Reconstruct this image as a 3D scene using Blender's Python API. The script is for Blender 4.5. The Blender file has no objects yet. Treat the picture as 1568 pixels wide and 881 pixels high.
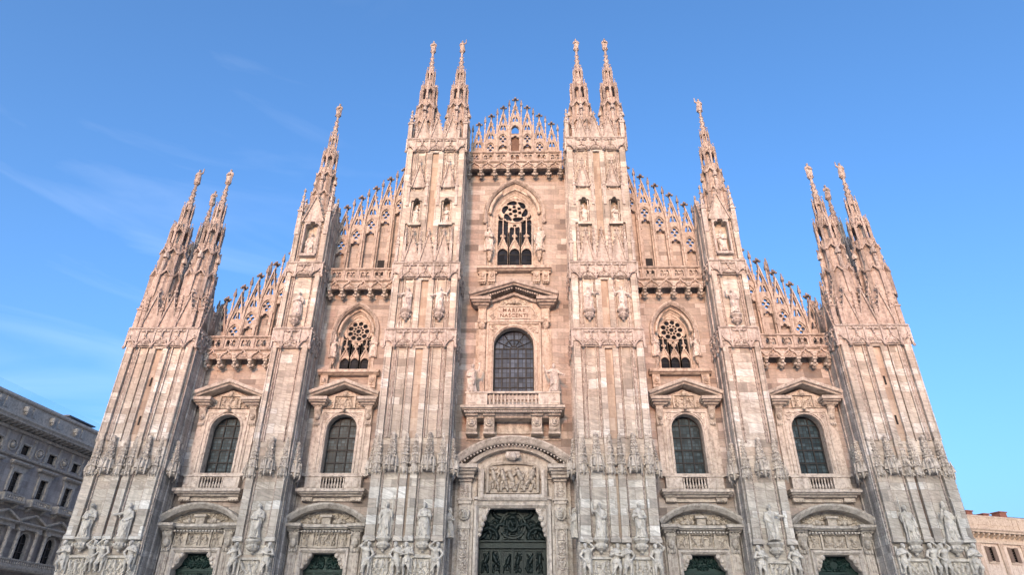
import bpy, math, random
import numpy as np
from mathutils import Vector, Matrix
from mathutils.geometry import tessellate_polygon
rad = math.radians
sc = bpy.context.scene
COL = sc.collection
random.seed(7)

# ------------------------------------------------------------------ camera
cam = bpy.data.objects.new('camera', bpy.data.cameras.new('camera'))
COL.objects.link(cam)
cam.data.sensor_width = 36
cam.data.lens = 1000 / 1568 * 36
cam.data.clip_end = 5000
_p, _y, _r = rad(29.644), rad(-1.6618), rad(0.47756)
_f = Vector((math.sin(_y)*math.cos(_p), math.cos(_y)*math.cos(_p), math.sin(_p)))
_rt = Vector((math.cos(_y), -math.sin(_y), 0))
_u = _rt.cross(_f)
_r2 = _rt*math.cos(_r) + _u*math.sin(_r)
_u2 = -_rt*math.sin(_r) + _u*math.cos(_r)
_M = Matrix((_r2, _u2, -_f)).transposed().to_4x4()
_M.translation = (1.3371, -53, 1.6)
cam.matrix_world = _M
sc.camera = cam

# ------------------------------------------------------------------ sky, sun, exposure
SUN_EL, SUN_AZ = 7.5, -8.0        # low evening sun behind the viewer's left shoulder
w = bpy.data.worlds.new("World")
sc.world = w
w.use_nodes = True
nt = w.node_tree
bg = nt.nodes['Background']
sky = nt.nodes.new('ShaderNodeTexSky')
sky.sky_type = 'NISHITA'
sky.sun_disc = False
sky.sun_elevation = rad(SUN_EL)
sky.sun_rotation = rad(180 - SUN_AZ)
sky.air_density = 0.7
sky.dust_density = 6.0
sky.ozone_density = 2.8
hs = nt.nodes.new('ShaderNodeHueSaturation')
hs.inputs['Saturation'].default_value = 1.09
nt.links.new(sky.outputs[0], hs.inputs['Color'])
tc = nt.nodes.new('ShaderNodeTexCoord')
mp = nt.nodes.new('ShaderNodeMapping')
mp.inputs['Scale'].default_value = (1.5, 2.0, 9.0)
mp.inputs['Rotation'].default_value = (0.2, 0.35, 0.4)
cn = nt.nodes.new('ShaderNodeTexNoise')
cn.inputs['Scale'].default_value = 1.6; cn.inputs['Detail'].default_value = 7; cn.inputs['Distortion'].default_value = 0.6
cr = nt.nodes.new('ShaderNodeMapRange')
cr.inputs['From Min'].default_value = 0.52; cr.inputs['From Max'].default_value = 0.85; cr.inputs['To Max'].default_value = 0.85
mxc = nt.nodes.new('ShaderNodeMix'); mxc.data_type = 'RGBA'; mxc.blend_type = 'ADD'
nt.links.new(tc.outputs['Generated'], mp.inputs[0]); nt.links.new(mp.outputs[0], cn.inputs['Vector']); nt.links.new(cn.outputs['Fac'], cr.inputs[0])
sx = nt.nodes.new('ShaderNodeSeparateXYZ'); nt.links.new(tc.outputs['Generated'], sx.inputs[0])
lf = nt.nodes.new('ShaderNodeMapRange'); lf.inputs['From Min'].default_value = -0.05; lf.inputs['From Max'].default_value = -0.55
nt.links.new(sx.outputs[0], lf.inputs[0])
wm = nt.nodes.new('ShaderNodeMath'); wm.operation = 'MULTIPLY'
nt.links.new(cr.outputs[0], wm.inputs[0]); nt.links.new(lf.outputs[0], wm.inputs[1])
nt.links.new(wm.outputs[0], mxc.inputs[0]); nt.links.new(hs.outputs[0], mxc.inputs[6]); mxc.inputs[7].default_value = (0.42, 0.38, 0.28, 1)
nt.links.new(mxc.outputs[2], bg.inputs[0])
bg.inputs[1].default_value = 0.15
sun = bpy.data.objects.new('sun', bpy.data.lights.new('sun', 'SUN'))
COL.objects.link(sun)
sun.data.energy = 0.65
sun.data.angle = rad(3.0)
sun.data.color = (1.0, 0.36, 0.16)
sun.rotation_euler = (rad(90 - SUN_EL), 0, rad(SUN_AZ))
sc.view_settings.view_transform = 'Standard'
sc.view_settings.look = 'None'
sc.view_settings.exposure = 2.17
sc.view_settings.gamma = 1.0
sc.view_settings.use_curve_mapping = False

# ------------------------------------------------------------------ materials
def newmat(name):
    m = bpy.data.materials.new(name)
    m.use_nodes = True
    t = m.node_tree
    b = t.nodes['Principled BSDF']
    return m, t, b

class NB:
    """small node-graph helper"""
    def __init__(s, t): s.t = t
    def n(s, typ, **kw):
        nd = s.t.nodes.new(typ)
        for k, v in kw.items(): setattr(nd, k, v)
        return nd
    def link(s, a, b): s.t.links.new(a, b)
    def val(s, sock, v):
        if hasattr(v, 'is_output'): s.link(v, sock)
        else: sock.default_value = v
    def math(s, op, a, b=0.0, c=0.0, clamp=False):
        nd = s.n('ShaderNodeMath', operation=op, use_clamp=clamp)
        s.val(nd.inputs[0], a); s.val(nd.inputs[1], b); s.val(nd.inputs[2], c)
        return nd.outputs[0]
    def comb(s, x, y, z):
        nd = s.n('ShaderNodeCombineXYZ')
        s.val(nd.inputs[0], x); s.val(nd.inputs[1], y); s.val(nd.inputs[2], z)
        return nd.outputs[0]
    def noise(s, vec, scale, detail=4, dist=0.0, rough=0.55):
        nd = s.n('ShaderNodeTexNoise')
        s.link(vec, nd.inputs['Vector'])
        nd.inputs['Scale'].default_value = scale
        nd.inputs['Detail'].default_value = detail
        nd.inputs['Distortion'].default_value = dist
        nd.inputs['Roughness'].default_value = rough
        return nd.outputs['Fac']
    def ramp(s, fac, stops, interp='LINEAR'):
        nd = s.n('ShaderNodeValToRGB')
        s.link(fac, nd.inputs[0])
        cr = nd.color_ramp
        cr.interpolation = interp
        while len(cr.elements) > 1: cr.elements.remove(cr.elements[-1])
        cr.elements[0].position = stops[0][0]
        c = stops[0][1]
        cr.elements[0].color = (*c, 1) if not isinstance(c, (int, float)) else (c, c, c, 1)
        for p, c in stops[1:]:
            e = cr.elements.new(p)
            e.color = (*c, 1) if not isinstance(c, (int, float)) else (c, c, c, 1)
        return nd.outputs[0]
    def mix(s, mode, fac, a, b):
        nd = s.n('ShaderNodeMix', data_type='RGBA', blend_type=mode)
        s.val(nd.inputs[0], fac)
        for sk, v in ((nd.inputs[6], a), (nd.inputs[7], b)):
            if hasattr(v, 'is_output'): s.link(v, sk)
            else: sk.default_value = (*v, 1)
        return nd.outputs[2]
    def pos(s):
        g = s.n('ShaderNodeNewGeometry')
        sp = s.n('ShaderNodeSeparateXYZ')
        s.link(g.outputs['Position'], sp.inputs[0])
        return g.outputs['Position'], sp.outputs[0], sp.outputs[1], sp.outputs[2]
    def bump(s, h, strength, dist, b):
        nd = s.n('ShaderNodeBump')
        nd.inputs['Strength'].default_value = strength
        nd.inputs['Distance'].default_value = dist
        s.link(h, nd.inputs['Height'])
        s.link(nd.outputs[0], b.inputs['Normal'])

def block_stone(name, stops, bw=1.5, bh=0.55, vein=0.5, streak=0.35, veincol=(0.20, 0.19, 0.20), mort=0.8, rough=0.75):
    m, t, b = newmat(name)
    N = NB(t)
    P, x, y, z = N.pos()
    u = N.math('ADD', x, y)
    zz = N.math('ADD', z, N.math('MULTIPLY', N.math('SINE', N.math('MULTIPLY', z, 2.3)), 0.10))
    zz = N.math('ADD', zz, N.math('MULTIPLY', N.math('SINE', N.math('MULTIPLY', z, 5.3)), 0.05))
    br = N.n('ShaderNodeTexBrick', offset=0.37, offset_frequency=2, squash=1.7, squash_frequency=3)
    N.link(N.comb(u, zz, 0.0), br.inputs['Vector'])
    br.inputs['Color1'].default_value = (0, 0, 0, 1)
    br.inputs['Color2'].default_value = (1, 1, 1, 1)
    br.inputs['Mortar'].default_value = (0.5, 0.5, 0.5, 1)
    br.inputs['Scale'].default_value = 1
    br.inputs['Mortar Size'].default_value = 0.012
    br.inputs['Mortar Smooth'].default_value = 0.3
    br.inputs['Brick Width'].default_value = bw
    br.inputs['Row Height'].default_value = bh
    rnd = br.outputs['Color']
    col = N.ramp(rnd, stops)
    # veins that break at every block
    off = N.n('ShaderNodeVectorMath', operation='SCALE')
    N.link(N.comb(rnd, rnd, rnd), off.inputs[0]); off.inputs['Scale'].default_value = 23.0
    tilt = N.math('ADD', N.math('MULTIPLY', u, 0.55), N.math('MULTIPLY', z, 1.9))
    va = N.n('ShaderNodeVectorMath', operation='ADD')
    N.link(N.comb(N.math('MULTIPLY', u, 0.35), tilt, y), va.inputs[0]); N.link(off.outputs[0], va.inputs[1])
    vn = N.noise(va.outputs[0], 0.9, 6, 1.1)
    vm = N.ramp(vn, [(0.36, 0.0), (0.47, 0.9), (0.52, 0.1), (0.60, 0.55), (0.68, 0.0)])
    col = N.mix('MIX', N.math('MULTIPLY', vm, vein), col, veincol)
    # mottling, rain streaks, mortar
    mo = N.ramp(N.noise(P, 0.45, 5), [(0.3, 0.82), (0.7, 1.08)])
    col = N.mix('MULTIPLY', 1.0, col, mo)
    fine = N.ramp(N.noise(P, 5.0, 5), [(0.3, 0.86), (0.7, 1.08)])
    col = N.mix('MULTIPLY', 1.0, col, fine)
    st = N.ramp(N.noise(N.comb(N.math('MULTIPLY', u, 1.7), N.math('MULTIPLY', z, 0.13), y), 1.0, 5), [(0.36, 1.0 - streak), (0.56, 1.0)])
    col = N.mix('MULTIPLY', 1.0, col, st)
    col = N.mix('MULTIPLY', br.outputs['Fac'], col, (mort, mort*0.97, mort*0.94))
    N.link(col, b.inputs['Base Color'])
    b.inputs['Roughness'].default_value = rough
    b.inputs['Specular IOR Level'].default_value = 0.25
    h = N.math('SUBTRACT', N.math('ADD', N.noise(P, 6.0, 6), N.math('MULTIPLY', rnd, 0.5)), N.math('MULTIPLY', br.outputs['Fac'], 0.8))
    N.bump(h, 0.5, 0.03, b)
    return m

def carved_stone(name, a, bcol, dark, streak=0.3, scale=1.3, rough=0.75, bumps=0.4):
    m, t, b = newmat(name)
    N = NB(t)
    P, x, y, z = N.pos()
    u = N.math('ADD', x, y)
    col = N.ramp(N.noise(P, scale, 6, 0.6), [(0.3, a), (0.7, bcol)])
    d = N.ramp(N.noise(P, 3.6, 6, 0.3), [(0.47, 0.0), (0.66, 0.8)])
    col = N.mix('MIX', d, col, dark)
    st = N.ramp(N.noise(N.comb(N.math('MULTIPLY', u, 2.6), N.math('MULTIPLY', z, 0.3), y), 1.0, 5), [(0.34, 1.0 - streak), (0.56, 1.0)])
    col = N.mix('MULTIPLY', 1.0, col, st)
    fine = N.ramp(N.noise(P, 9.0, 4), [(0.3, 0.82), (0.7, 1.08)])
    col = N.mix('MULTIPLY', 1.0, col, fine)
    N.link(col, b.inputs['Base Color'])
    b.inputs['Roughness'].default_value = rough
    b.inputs['Specular IOR Level'].default_value = 0.25
    N.bump(N.noise(P, 11.0, 6), bumps, 0.03, b)
    return m

def plain(name, a, bcol, scale=1.5, rough=0.7, metallic=0.0, spec=0.3, bump=0.2):
    m, t, b = newmat(name)
    N = NB(t)
    P, x, y, z = N.pos()
    col = N.ramp(N.noise(P, scale, 5), [(0.3, a), (0.7, bcol)])
    N.link(col, b.inputs['Base Color'])
    b.inputs['Roughness'].default_value = rough
    b.inputs['Metallic'].default_value = metallic
    b.inputs['Specular IOR Level'].default_value = spec
    if bump: N.bump(N.noise(P, scale*6, 5), bump, 0.02, b)
    return m

def glass_mat(name, pw, ph, a, bcol, c, spec=0.5):
    """leaded panes: every pane its own tone, tilt and gloss"""
    m, t, b = newmat(name)
    N = NB(t)
    P, x, y, z = N.pos()
    br = N.n('ShaderNodeTexBrick', offset=0.0)
    N.link(N.comb(N.math('ADD', x, y), z, 0.0), br.inputs['Vector'])
    br.inputs['Color1'].default_value = (0, 0, 0, 1)
    br.inputs['Color2'].default_value = (1, 1, 1, 1)
    br.inputs['Mortar'].default_value = (0.5, 0.5, 0.5, 1)
    br.inputs['Scale'].default_value = 1
    br.inputs['Mortar Size'].default_value = 0.02
    br.inputs['Brick Width'].default_value = pw
    br.inputs['Row Height'].default_value = ph
    col = N.ramp(br.outputs['Color'], [(0.0, a), (0.5, bcol), (1.0, c)])
    col = N.mix('MULTIPLY', 1.0, col, N.ramp(N.noise(P, 1.1, 4), [(0.3, 0.55), (0.7, 1.25)]))
    col = N.mix('MIX', br.outputs['Fac'], col, (0.012, 0.012, 0.012))
    N.link(col, b.inputs['Base Color'])
    b.inputs['Roughness'].default_value = 0.35
    b.inputs['Specular IOR Level'].default_value = spec
    N.bump(N.math('ADD', N.noise(P, 1.7, 3), N.math('MULTIPLY', br.outputs['Color'], 0.4)), 0.35, 0.05, b)
    return m

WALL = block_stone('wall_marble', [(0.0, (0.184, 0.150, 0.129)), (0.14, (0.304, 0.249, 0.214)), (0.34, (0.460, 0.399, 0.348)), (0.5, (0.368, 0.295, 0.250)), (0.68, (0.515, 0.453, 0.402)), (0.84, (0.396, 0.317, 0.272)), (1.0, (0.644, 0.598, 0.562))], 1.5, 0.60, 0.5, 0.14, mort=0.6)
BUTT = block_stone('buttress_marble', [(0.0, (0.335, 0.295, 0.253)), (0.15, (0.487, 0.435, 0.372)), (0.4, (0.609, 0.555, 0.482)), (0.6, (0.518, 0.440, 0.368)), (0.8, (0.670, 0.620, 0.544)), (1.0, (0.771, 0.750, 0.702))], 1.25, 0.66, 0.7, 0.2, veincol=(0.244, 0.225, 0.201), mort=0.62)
ROPE = carved_stone('beaded_marble', (0.36, 0.30, 0.26), (0.50, 0.43, 0.385), (0.20, 0.165, 0.15), 0.3, 3.0)  # weathered brown, darkened also to stand in for shadow gaps beside the ribs
BUTTSIDE = block_stone('streaked_marble', [(0.0, (0.382, 0.353, 0.327)), (0.4, (0.532, 0.490, 0.446)), (0.7, (0.602, 0.547, 0.496)), (1.0, (0.718, 0.673, 0.621))], 1.1, 0.6, 0.65, 0.4, veincol=(0.231, 0.217, 0.207), mort=0.7)
SLOT = block_stone('buff_marble', [(0.0, (0.348, 0.264, 0.203)), (0.5, (0.432, 0.341, 0.264)), (1.0, (0.501, 0.417, 0.340))], 0.9, 0.9, 0.2, 0.2)
TRIM = carved_stone('trim_marble', (0.51, 0.45, 0.395), (0.62, 0.565, 0.505), (0.31, 0.26, 0.225), 0.3)
TRIMD = carved_stone('stained_trim_marble', (0.44, 0.40, 0.35), (0.58, 0.53, 0.475), (0.27, 0.235, 0.205), 0.3)
CARV = carved_stone('carved_marble', (0.423, 0.373, 0.336), (0.534, 0.483, 0.442), (0.267, 0.221, 0.193), 0.35)
HOOD = carved_stone('hood_marble', (0.467, 0.424, 0.367), (0.629, 0.581, 0.514), (0.244, 0.217, 0.188), 0.4, 3.0)
GABLE = carved_stone('gable_marble', (0.399, 0.328, 0.280), (0.494, 0.418, 0.366), (0.237, 0.190, 0.162), 0.35, 2.0)
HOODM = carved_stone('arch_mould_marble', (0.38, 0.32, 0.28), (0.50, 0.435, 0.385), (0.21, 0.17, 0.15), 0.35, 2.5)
SPIRE = carved_stone('spire_marble', (0.40, 0.325, 0.28), (0.50, 0.42, 0.365), (0.24, 0.19, 0.165), 0.4)
STAT = carved_stone('statue_marble', (0.544, 0.504, 0.440), (0.627, 0.584, 0.520), (0.395, 0.360, 0.314), 0.3, 2.2)
STATW = carved_stone('warm_statue_marble', (0.56, 0.50, 0.455), (0.68, 0.62, 0.575), (0.33, 0.28, 0.245), 0.35, 2.2)
FINIAL = carved_stone('dark_finial_marble', (0.24, 0.195, 0.175), (0.36, 0.30, 0.27), (0.11, 0.09, 0.085), 0.4, 3.0)
RELIEF = carved_stone('relief_marble', (0.435, 0.377, 0.313), (0.523, 0.458, 0.386), (0.261, 0.225, 0.189), 0.25, 2.5)
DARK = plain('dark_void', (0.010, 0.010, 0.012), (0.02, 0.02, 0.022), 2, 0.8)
LOUVRE = plain('brown_louvre', (0.10, 0.06, 0.045), (0.16, 0.10, 0.075), 2, 0.8)
BRONZE = plain('green_bronze', (0.004, 0.014, 0.013), (0.010, 0.036, 0.031), 3.0, 0.5, 0.3, 0.4, 0.5)
BRONZED = plain('dark_bronze', (0.004, 0.009, 0.009), (0.011, 0.022, 0.021), 3.0, 0.5, 0.3, 0.4, 0.5)
IRON = plain('iron', (0.012, 0.013, 0.015), (0.02, 0.022, 0.024), 4, 0.6)
LETTER = plain('letter_paint', (0.085, 0.045, 0.03), (0.12, 0.065, 0.045), 6, 0.7)
PEACH = carved_stone('pink_trim_marble', (0.46, 0.385, 0.325), (0.57, 0.49, 0.42), (0.29, 0.225, 0.185), 0.3)
GLASSG = glass_mat('dark_gothic_glass', 0.55, 0.5, (0.004, 0.006, 0.011), (0.008, 0.011, 0.019), (0.016, 0.021, 0.034), 0.06)
GLASSW = glass_mat('leaded_glass', 0.30, 0.26, (0.012, 0.028, 0.038), (0.024, 0.048, 0.062), (0.055, 0.09, 0.11), 0.12)
GLASSC = glass_mat('grey_leaded_glass', 0.35, 0.46, (0.028, 0.045, 0.075), (0.045, 0.068, 0.108), (0.075, 0.105, 0.155), 0.1)

# ------------------------------------------------------------------ mesh builder
class MB:
    def __init__(s):
        s.v = []; s.f = []; s.n = 0; s.M = None
    def add(s, vs, fs):
        a = np.asarray(vs, float).reshape(-1, 3)
        if s.M is not None:
            A = np.array(s.M)
            a = a @ A[:3, :3].T + A[:3, 3]
        s.v.append(a)
        n = s.n
        s.f.extend([tuple(i + n for i in f) for f in fs])
        s.n += len(a)
    def frame(s, x=0, y=0, z=0, rz=0, sx=1):
        s.M = Matrix.Translation((x, y, z)) @ Matrix.Rotation(rz, 4, 'Z') @ Matrix.Diagonal((sx, 1, 1, 1))
        return s
    def box(s, x0, x1, y0, y1, z0, z1):
        s.add([(x0,y0,z0),(x1,y0,z0),(x1,y1,z0),(x0,y1,z0),(x0,y0,z1),(x1,y0,z1),(x1,y1,z1),(x0,y1,z1)],
              [(0,3,2,1),(4,5,6,7),(0,1,5,4),(1,2,6,5),(2,3,7,6),(3,0,4,7)])
    def taper(s, x0, x1, y0, y1, z0, X0, X1, Y0, Y1, z1):
        s.add([(x0,y0,z0),(x1,y0,z0),(x1,y1,z0),(x0,y1,z0),(X0,Y0,z1),(X1,Y0,z1),(X1,Y1,z1),(X0,Y1,z1)],
              [(0,3,2,1),(4,5,6,7),(0,1,5,4),(1,2,6,5),(2,3,7,6),(3,0,4,7)])
    def plate(s, outer, holes, y0, y1):
        loops = [outer] + list(holes)
        tris = tessellate_polygon([[Vector((p[0], p[1], 0)) for p in l] for l in loops])
        flat = [p for l in loops for p in l]
        n = len(flat)
        vs = [(p[0], y0, p[1]) for p in flat] + [(p[0], y1, p[1]) for p in flat]
        fs = [tuple(t) for t in tris] + [tuple(i + n for i in reversed(t)) for t in tris]
        k = 0
        for l in loops:
            m = len(l)
            for i in range(m):
                j = (i + 1) % m
                fs.append((k + i, k + j, k + j + n, k + i + n))
            k += m
        s.add(vs, fs)
    def prof_x(s, x0, x1, prof):
        """profile [(y,z)] extruded along x"""
        n = len(prof)
        vs = [(x0, p[0], p[1]) for p in prof] + [(x1, p[0], p[1]) for p in prof]
        fs = [(i, (i+1) % n, (i+1) % n + n, i + n) for i in range(n)] + [tuple(range(n)), tuple(reversed(range(n, 2*n)))]
        s.add(vs, fs)
    def sweep(s, path, prof, closed=False):
        """profile [(n,y)] swept along a path [(x,z)]; n runs along the left normal"""
        P = np.array(path, float)
        m = len(P)
        T = np.zeros_like(P); k = np.ones(m)
        for i in range(m):
            a = P[i] - P[i-1] if (i > 0 or closed) else P[1] - P[0]
            b = P[(i+1) % m] - P[i] if (i < m-1 or closed) else P[-1] - P[-2]
            a = a / (np.linalg.norm(a) + 1e-9); b = b / (np.linalg.norm(b) + 1e-9)
            t = a + b; L = np.linalg.norm(t)
            t = t / L if L > 1e-6 else a
            T[i] = t
            k[i] = min(1.0 / max(0.35, abs(t @ a)), 2.5)
        Nn = np.stack([-T[:, 1], T[:, 0]], 1) * k[:, None]
        q = len(prof)
        vs = []
        for i in range(m):
            for (o, y) in prof:
                vs.append((P[i, 0] + Nn[i, 0]*o, y, P[i, 1] + Nn[i, 1]*o))
        fs = []
        for i in range(m if closed else m-1):
            j = (i + 1) % m
            for a in range(q):
                b = (a + 1) % q
                fs.append((i*q + a, i*q + b, j*q + b, j*q + a))
        if not closed:
            fs.append(tuple(range(q))); fs.append(tuple(reversed(range((m-1)*q, m*q))))
        s.add(vs, fs)
    def lathe(s, cx, cy, prof, n=8, rot=0.0, sy=1.0):
        vs = []; fs = []
        for (r, z) in prof:
            for i in range(n):
                a = rot + 2*math.pi*i/n
                vs.append((cx + r*math.cos(a), cy + r*math.sin(a)*sy, z))
        m = len(prof)
        for k in range(m-1):
            for i in range(n):
                j = (i+1) % n
                fs.append((k*n+i, k*n+j, (k+1)*n+j, (k+1)*n+i))
        fs.append(tuple(reversed(range(n)))); fs.append(tuple(range((m-1)*n, m*n)))
        s.add(vs, fs)
    def ball(s, x, y, z, r, sz=1.0, n=6):
        s.lathe(x, y, [(r*0.5, z - r*sz*0.87), (r*0.95, z - r*sz*0.35), (r*0.95, z + r*sz*0.35), (r*0.5, z + r*sz*0.87)], n)
    def tube(s, path, r, n=5):
        P = [Vector(p) for p in path]
        vs = []; fs = []
        m = len(P)
        for i in range(m):
            d = (P[min(i+1, m-1)] - P[max(i-1, 0)]).normalized()
            a = d.cross(Vector((0, 1, 0)))
            if a.length < 1e-3: a = d.cross(Vector((1, 0, 0)))
            a.normalize(); b = d.cross(a)
            rr = r[i] if isinstance(r, (list, tuple)) else r
            for k in range(n):
                t = 2*math.pi*k/n
                vs.append(tuple(P[i] + a*rr*math.cos(t) + b*rr*math.sin(t)))
        for i in range(m-1):
            for k in range(n):
                j = (k+1) % n
                fs.append((i*n+k, i*n+j, (i+1)*n+j, (i+1)*n+k))
        fs.append(tuple(range(n))); fs.append(tuple(reversed(range((m-1)*n, m*n))))
        s.add(vs, fs)
    def rope(s, x, y, z0, z1, r=0.075, step=0.32):
        """beaded vertical moulding"""
        pr = []
        n = max(2, int((z1 - z0)/step))
        for i in range(n):
            a = z0 + (z1-z0)*i/n; h = (z1-z0)/n
            pr += [(r*0.62, a + h*0.04), (r, a + h*0.3), (r, a + h*0.7), (r*0.62, a + h*0.96)]
        s.lathe(x, y, pr, 5, 0.3)
    def field(s, H, x0, x1, z0, z1, y):
        """relief slab: heights H[row z, col x] stand out of the plane y towards -y"""
        nz, nx = H.shape
        xs = np.linspace(x0, x1, nx); zs = np.linspace(z0, z1, nz)
        X, Z = np.meshgrid(xs, zs)
        vs = np.stack([X, y - H, Z], -1).reshape(-1, 3)
        i = np.arange(nx*nz).reshape(nz, nx)
        fs = np.stack([i[:-1, :-1], i[:-1, 1:], i[1:, 1:], i[1:, :-1]], -1).reshape(-1, 4)
        s.add(vs, [tuple(map(int, f)) for f in fs])
    def build(s, name, mat, parent=None, smooth=False):
        me = bpy.data.meshes.new(name)
        V = np.concatenate(s.v) if s.v else np.zeros((0, 3))
        me.from_pydata(V.tolist(), [], s.f)
        me.materials.append(mat)
        if smooth:
            me.polygons.foreach_set('use_smooth', [True]*len(me.polygons))
        me.update()
        o = bpy.data.objects.new(name, me)
        COL.objects.link(o)
        if parent is not None: o.parent = parent
        return o

def tag(o, label=None, cat=None, group=None, kind=None):
    for k, v in (('label', label), ('category', cat), ('group', group), ('kind', kind)):
        if v: o[k] = v
    return o
def empty(name, label, cat, loc=(0, 0, 0), group=None):
    o = bpy.data.objects.new(name, None)
    COL.objects.link(o)
    o.location = loc
    return tag(o, label, cat, group)
def copy_tree(o, parent=None):
    kids = list(o.children)
    c = o.copy(); COL.objects.link(c)
    c.parent = parent
    for k in kids: copy_tree(k, c)
    return c
def mirror(o):
    c = copy_tree(o, o.parent)
    c.scale = (-c.scale[0], 1, 1)
    c.location.x = -c.location.x
    return c

# ------------------------------------------------------------------ 2-D shapes
def arch(cx, z0, zs, hw, rise, n=9):
    """left foot -> apex -> right foot; rise == hw gives a round arch"""
    R = (hw*hw + rise*rise)/(2*hw)
    pts = [(cx - hw, z0)] if z0 < zs - 1e-6 else []
    if abs(rise - hw) < 1e-6:
        for i in range(2*n + 1):
            a = math.pi - math.pi*i/(2*n)
            pts.append((cx + hw*math.cos(a), zs + hw*math.sin(a)))
    else:
        a1 = math.atan2(rise, R - hw) if rise > hw else math.asin(min(1, rise/R))
        a1 = math.acos((R - hw)/R)
        for i in range(n + 1):
            a = a1*i/n
            pts.append((cx - hw + R - R*math.cos(a), zs + R*math.sin(a)))
        for i in range(n - 1, -1, -1):
            a = a1*i/n
            pts.append((cx + hw - R + R*math.cos(a), zs + R*math.sin(a)))
    if z0 < zs - 1e-6: pts.append((cx + hw, z0))
    return pts
def circ(cx, cz, r, n=12, sz=1.0):
    return [(cx + r*math.cos(2*math.pi*i/n), cz + sz*r*math.sin(2*math.pi*i/n)) for i in range(n)]
def ogee(cx, z0, hw, h, n=5):
    L = []
    for i in range(2*n + 1):
        t = i/(2*n)
        xx = -hw*(1 - t)
        zz = h*(0.55*math.sin(min(1, t/0.6)*math.pi/2) + (0.45*((t - 0.6)/0.4)**2 if t > 0.6 else 0))
        L.append((cx + xx, z0 + zz))
    return L + [(2*cx - p[0], p[1]) for p in reversed(L[:-1])]
def rectp(x0, x1, z0, z1): return [(x0, z0), (x1, z0), (x1, z1), (x0, z1)]
def trefoil_head(cx, z0, zs, hw, n=5):
    """panel with a three-lobed top, going up the left side and down the right"""
    P = [(cx - hw, z0), (cx - hw, zs)]
    r = hw*0.42
    for (ox, oz, a0, a1) in ((-0.62*hw, 0.1*hw, math.pi, 0.35*math.pi), (0, 0.62*hw, 0.95*math.pi, 0.05*math.pi), (0.62*hw, 0.1*hw, 0.65*math.pi, 0)):
        for i in range(n + 1):
            a = a0 + (a1 - a0)*i/n
            P.append((cx + ox + r*math.cos(a), zs + oz + r*math.sin(a)))
    return P + [(cx + hw, zs), (cx + hw, z0)]

# ------------------------------------------------------------------ carved relief heightfields
def segdist(X, Z, a, b):
    ax, az = a; bx, bz = b
    dx, dz = bx - ax, bz - az
    L = dx*dx + dz*dz + 1e-9
    t = np.clip(((X - ax)*dx + (Z - az)*dz)/L, 0, 1)
    return np.hypot(X - ax - t*dx, Z - az - t*dz)
def stamp(H, X, Z, a, b, r, base=0.0, k=1.0):
    d = segdist(X, Z, a, b)
    np.maximum(H, np.where(d < r, base + k*np.sqrt(np.maximum(r*r - d*d, 0)), 0), out=H)
def figures(w, h, n, seed, depth=1.0, res=0.03):
    """a row of carved figures w x h metres"""
    rg = random.Random(seed)
    nx, nz = max(8, int(w/res)), max(8, int(h/res))
    X, Z = np.meshgrid(np.linspace(0, w, nx), np.linspace(0, h, nz))
    H = np.zeros_like(X)
    for q in range(n*3):      # ground and cloud lumps
        x, z = rg.uniform(0, w), rg.uniform(0, h*0.9)
        stamp(H, X, Z, (x, z), (x + rg.uniform(-.2, .2)*h, z + rg.uniform(-.1, .1)*h), h*rg.uniform(.05, .10), 0, 0.9)
    for i in range(n):
        s = h*rg.uniform(0.8, 0.95)
        x = w*(i + 0.5)/n + rg.uniform(-.1, .1)*w/n
        lean = rg.uniform(-.28, .28)*s
        foot = h*0.05
        hip = (x, foot + s*0.45); sh = (x + lean*0.6, foot + s*0.76); hd = (x + lean*0.85, foot + s*0.90)
        d = depth*1.7
        stamp(H, X, Z, hip, sh, s*0.115, 0.05*s, d)
        stamp(H, X, Z, hd, (hd[0], hd[1] + .01), s*0.085, 0.09*s, d)
        for sg in (-1, 1):
            kn = (x + sg*s*rg.uniform(.04, .22), foot + s*rg.uniform(.2, .3))
            ft = (kn[0] + sg*s*rg.uniform(-.12, .1), foot)
            stamp(H, X, Z, hip, kn, s*0.075, 0.04*s, d); stamp(H, X, Z, kn, ft, s*0.055, 0.03*s, d)
            el = (sh[0] + sg*s*rg.uniform(.14, .24), sh[1] - s*rg.uniform(-.05, .22))
            ha = (el[0] + sg*s*rg.uniform(-.12, .2), el[1] + s*rg.uniform(-.2, .25))
            stamp(H, X, Z, (sh[0] + sg*s*.06, sh[1] - s*.02), el, s*0.05, 0.06*s, d); stamp(H, X, Z, el, ha, s*0.042, 0.07*s, d)
        for q in range(4):    # drapery
            x2 = x + rg.uniform(-.15, .15)*s
            stamp(H, X, Z, (x2, foot + s*.5), (x2 + rg.uniform(-.1, .1)*s, foot + s*.1), s*0.03, 0.05*s, d)
    e = min(nx, nz)
    H[0, :] = H[-1, :] = 0; H[:, 0] = H[:, -1] = 0
    return H
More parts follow.
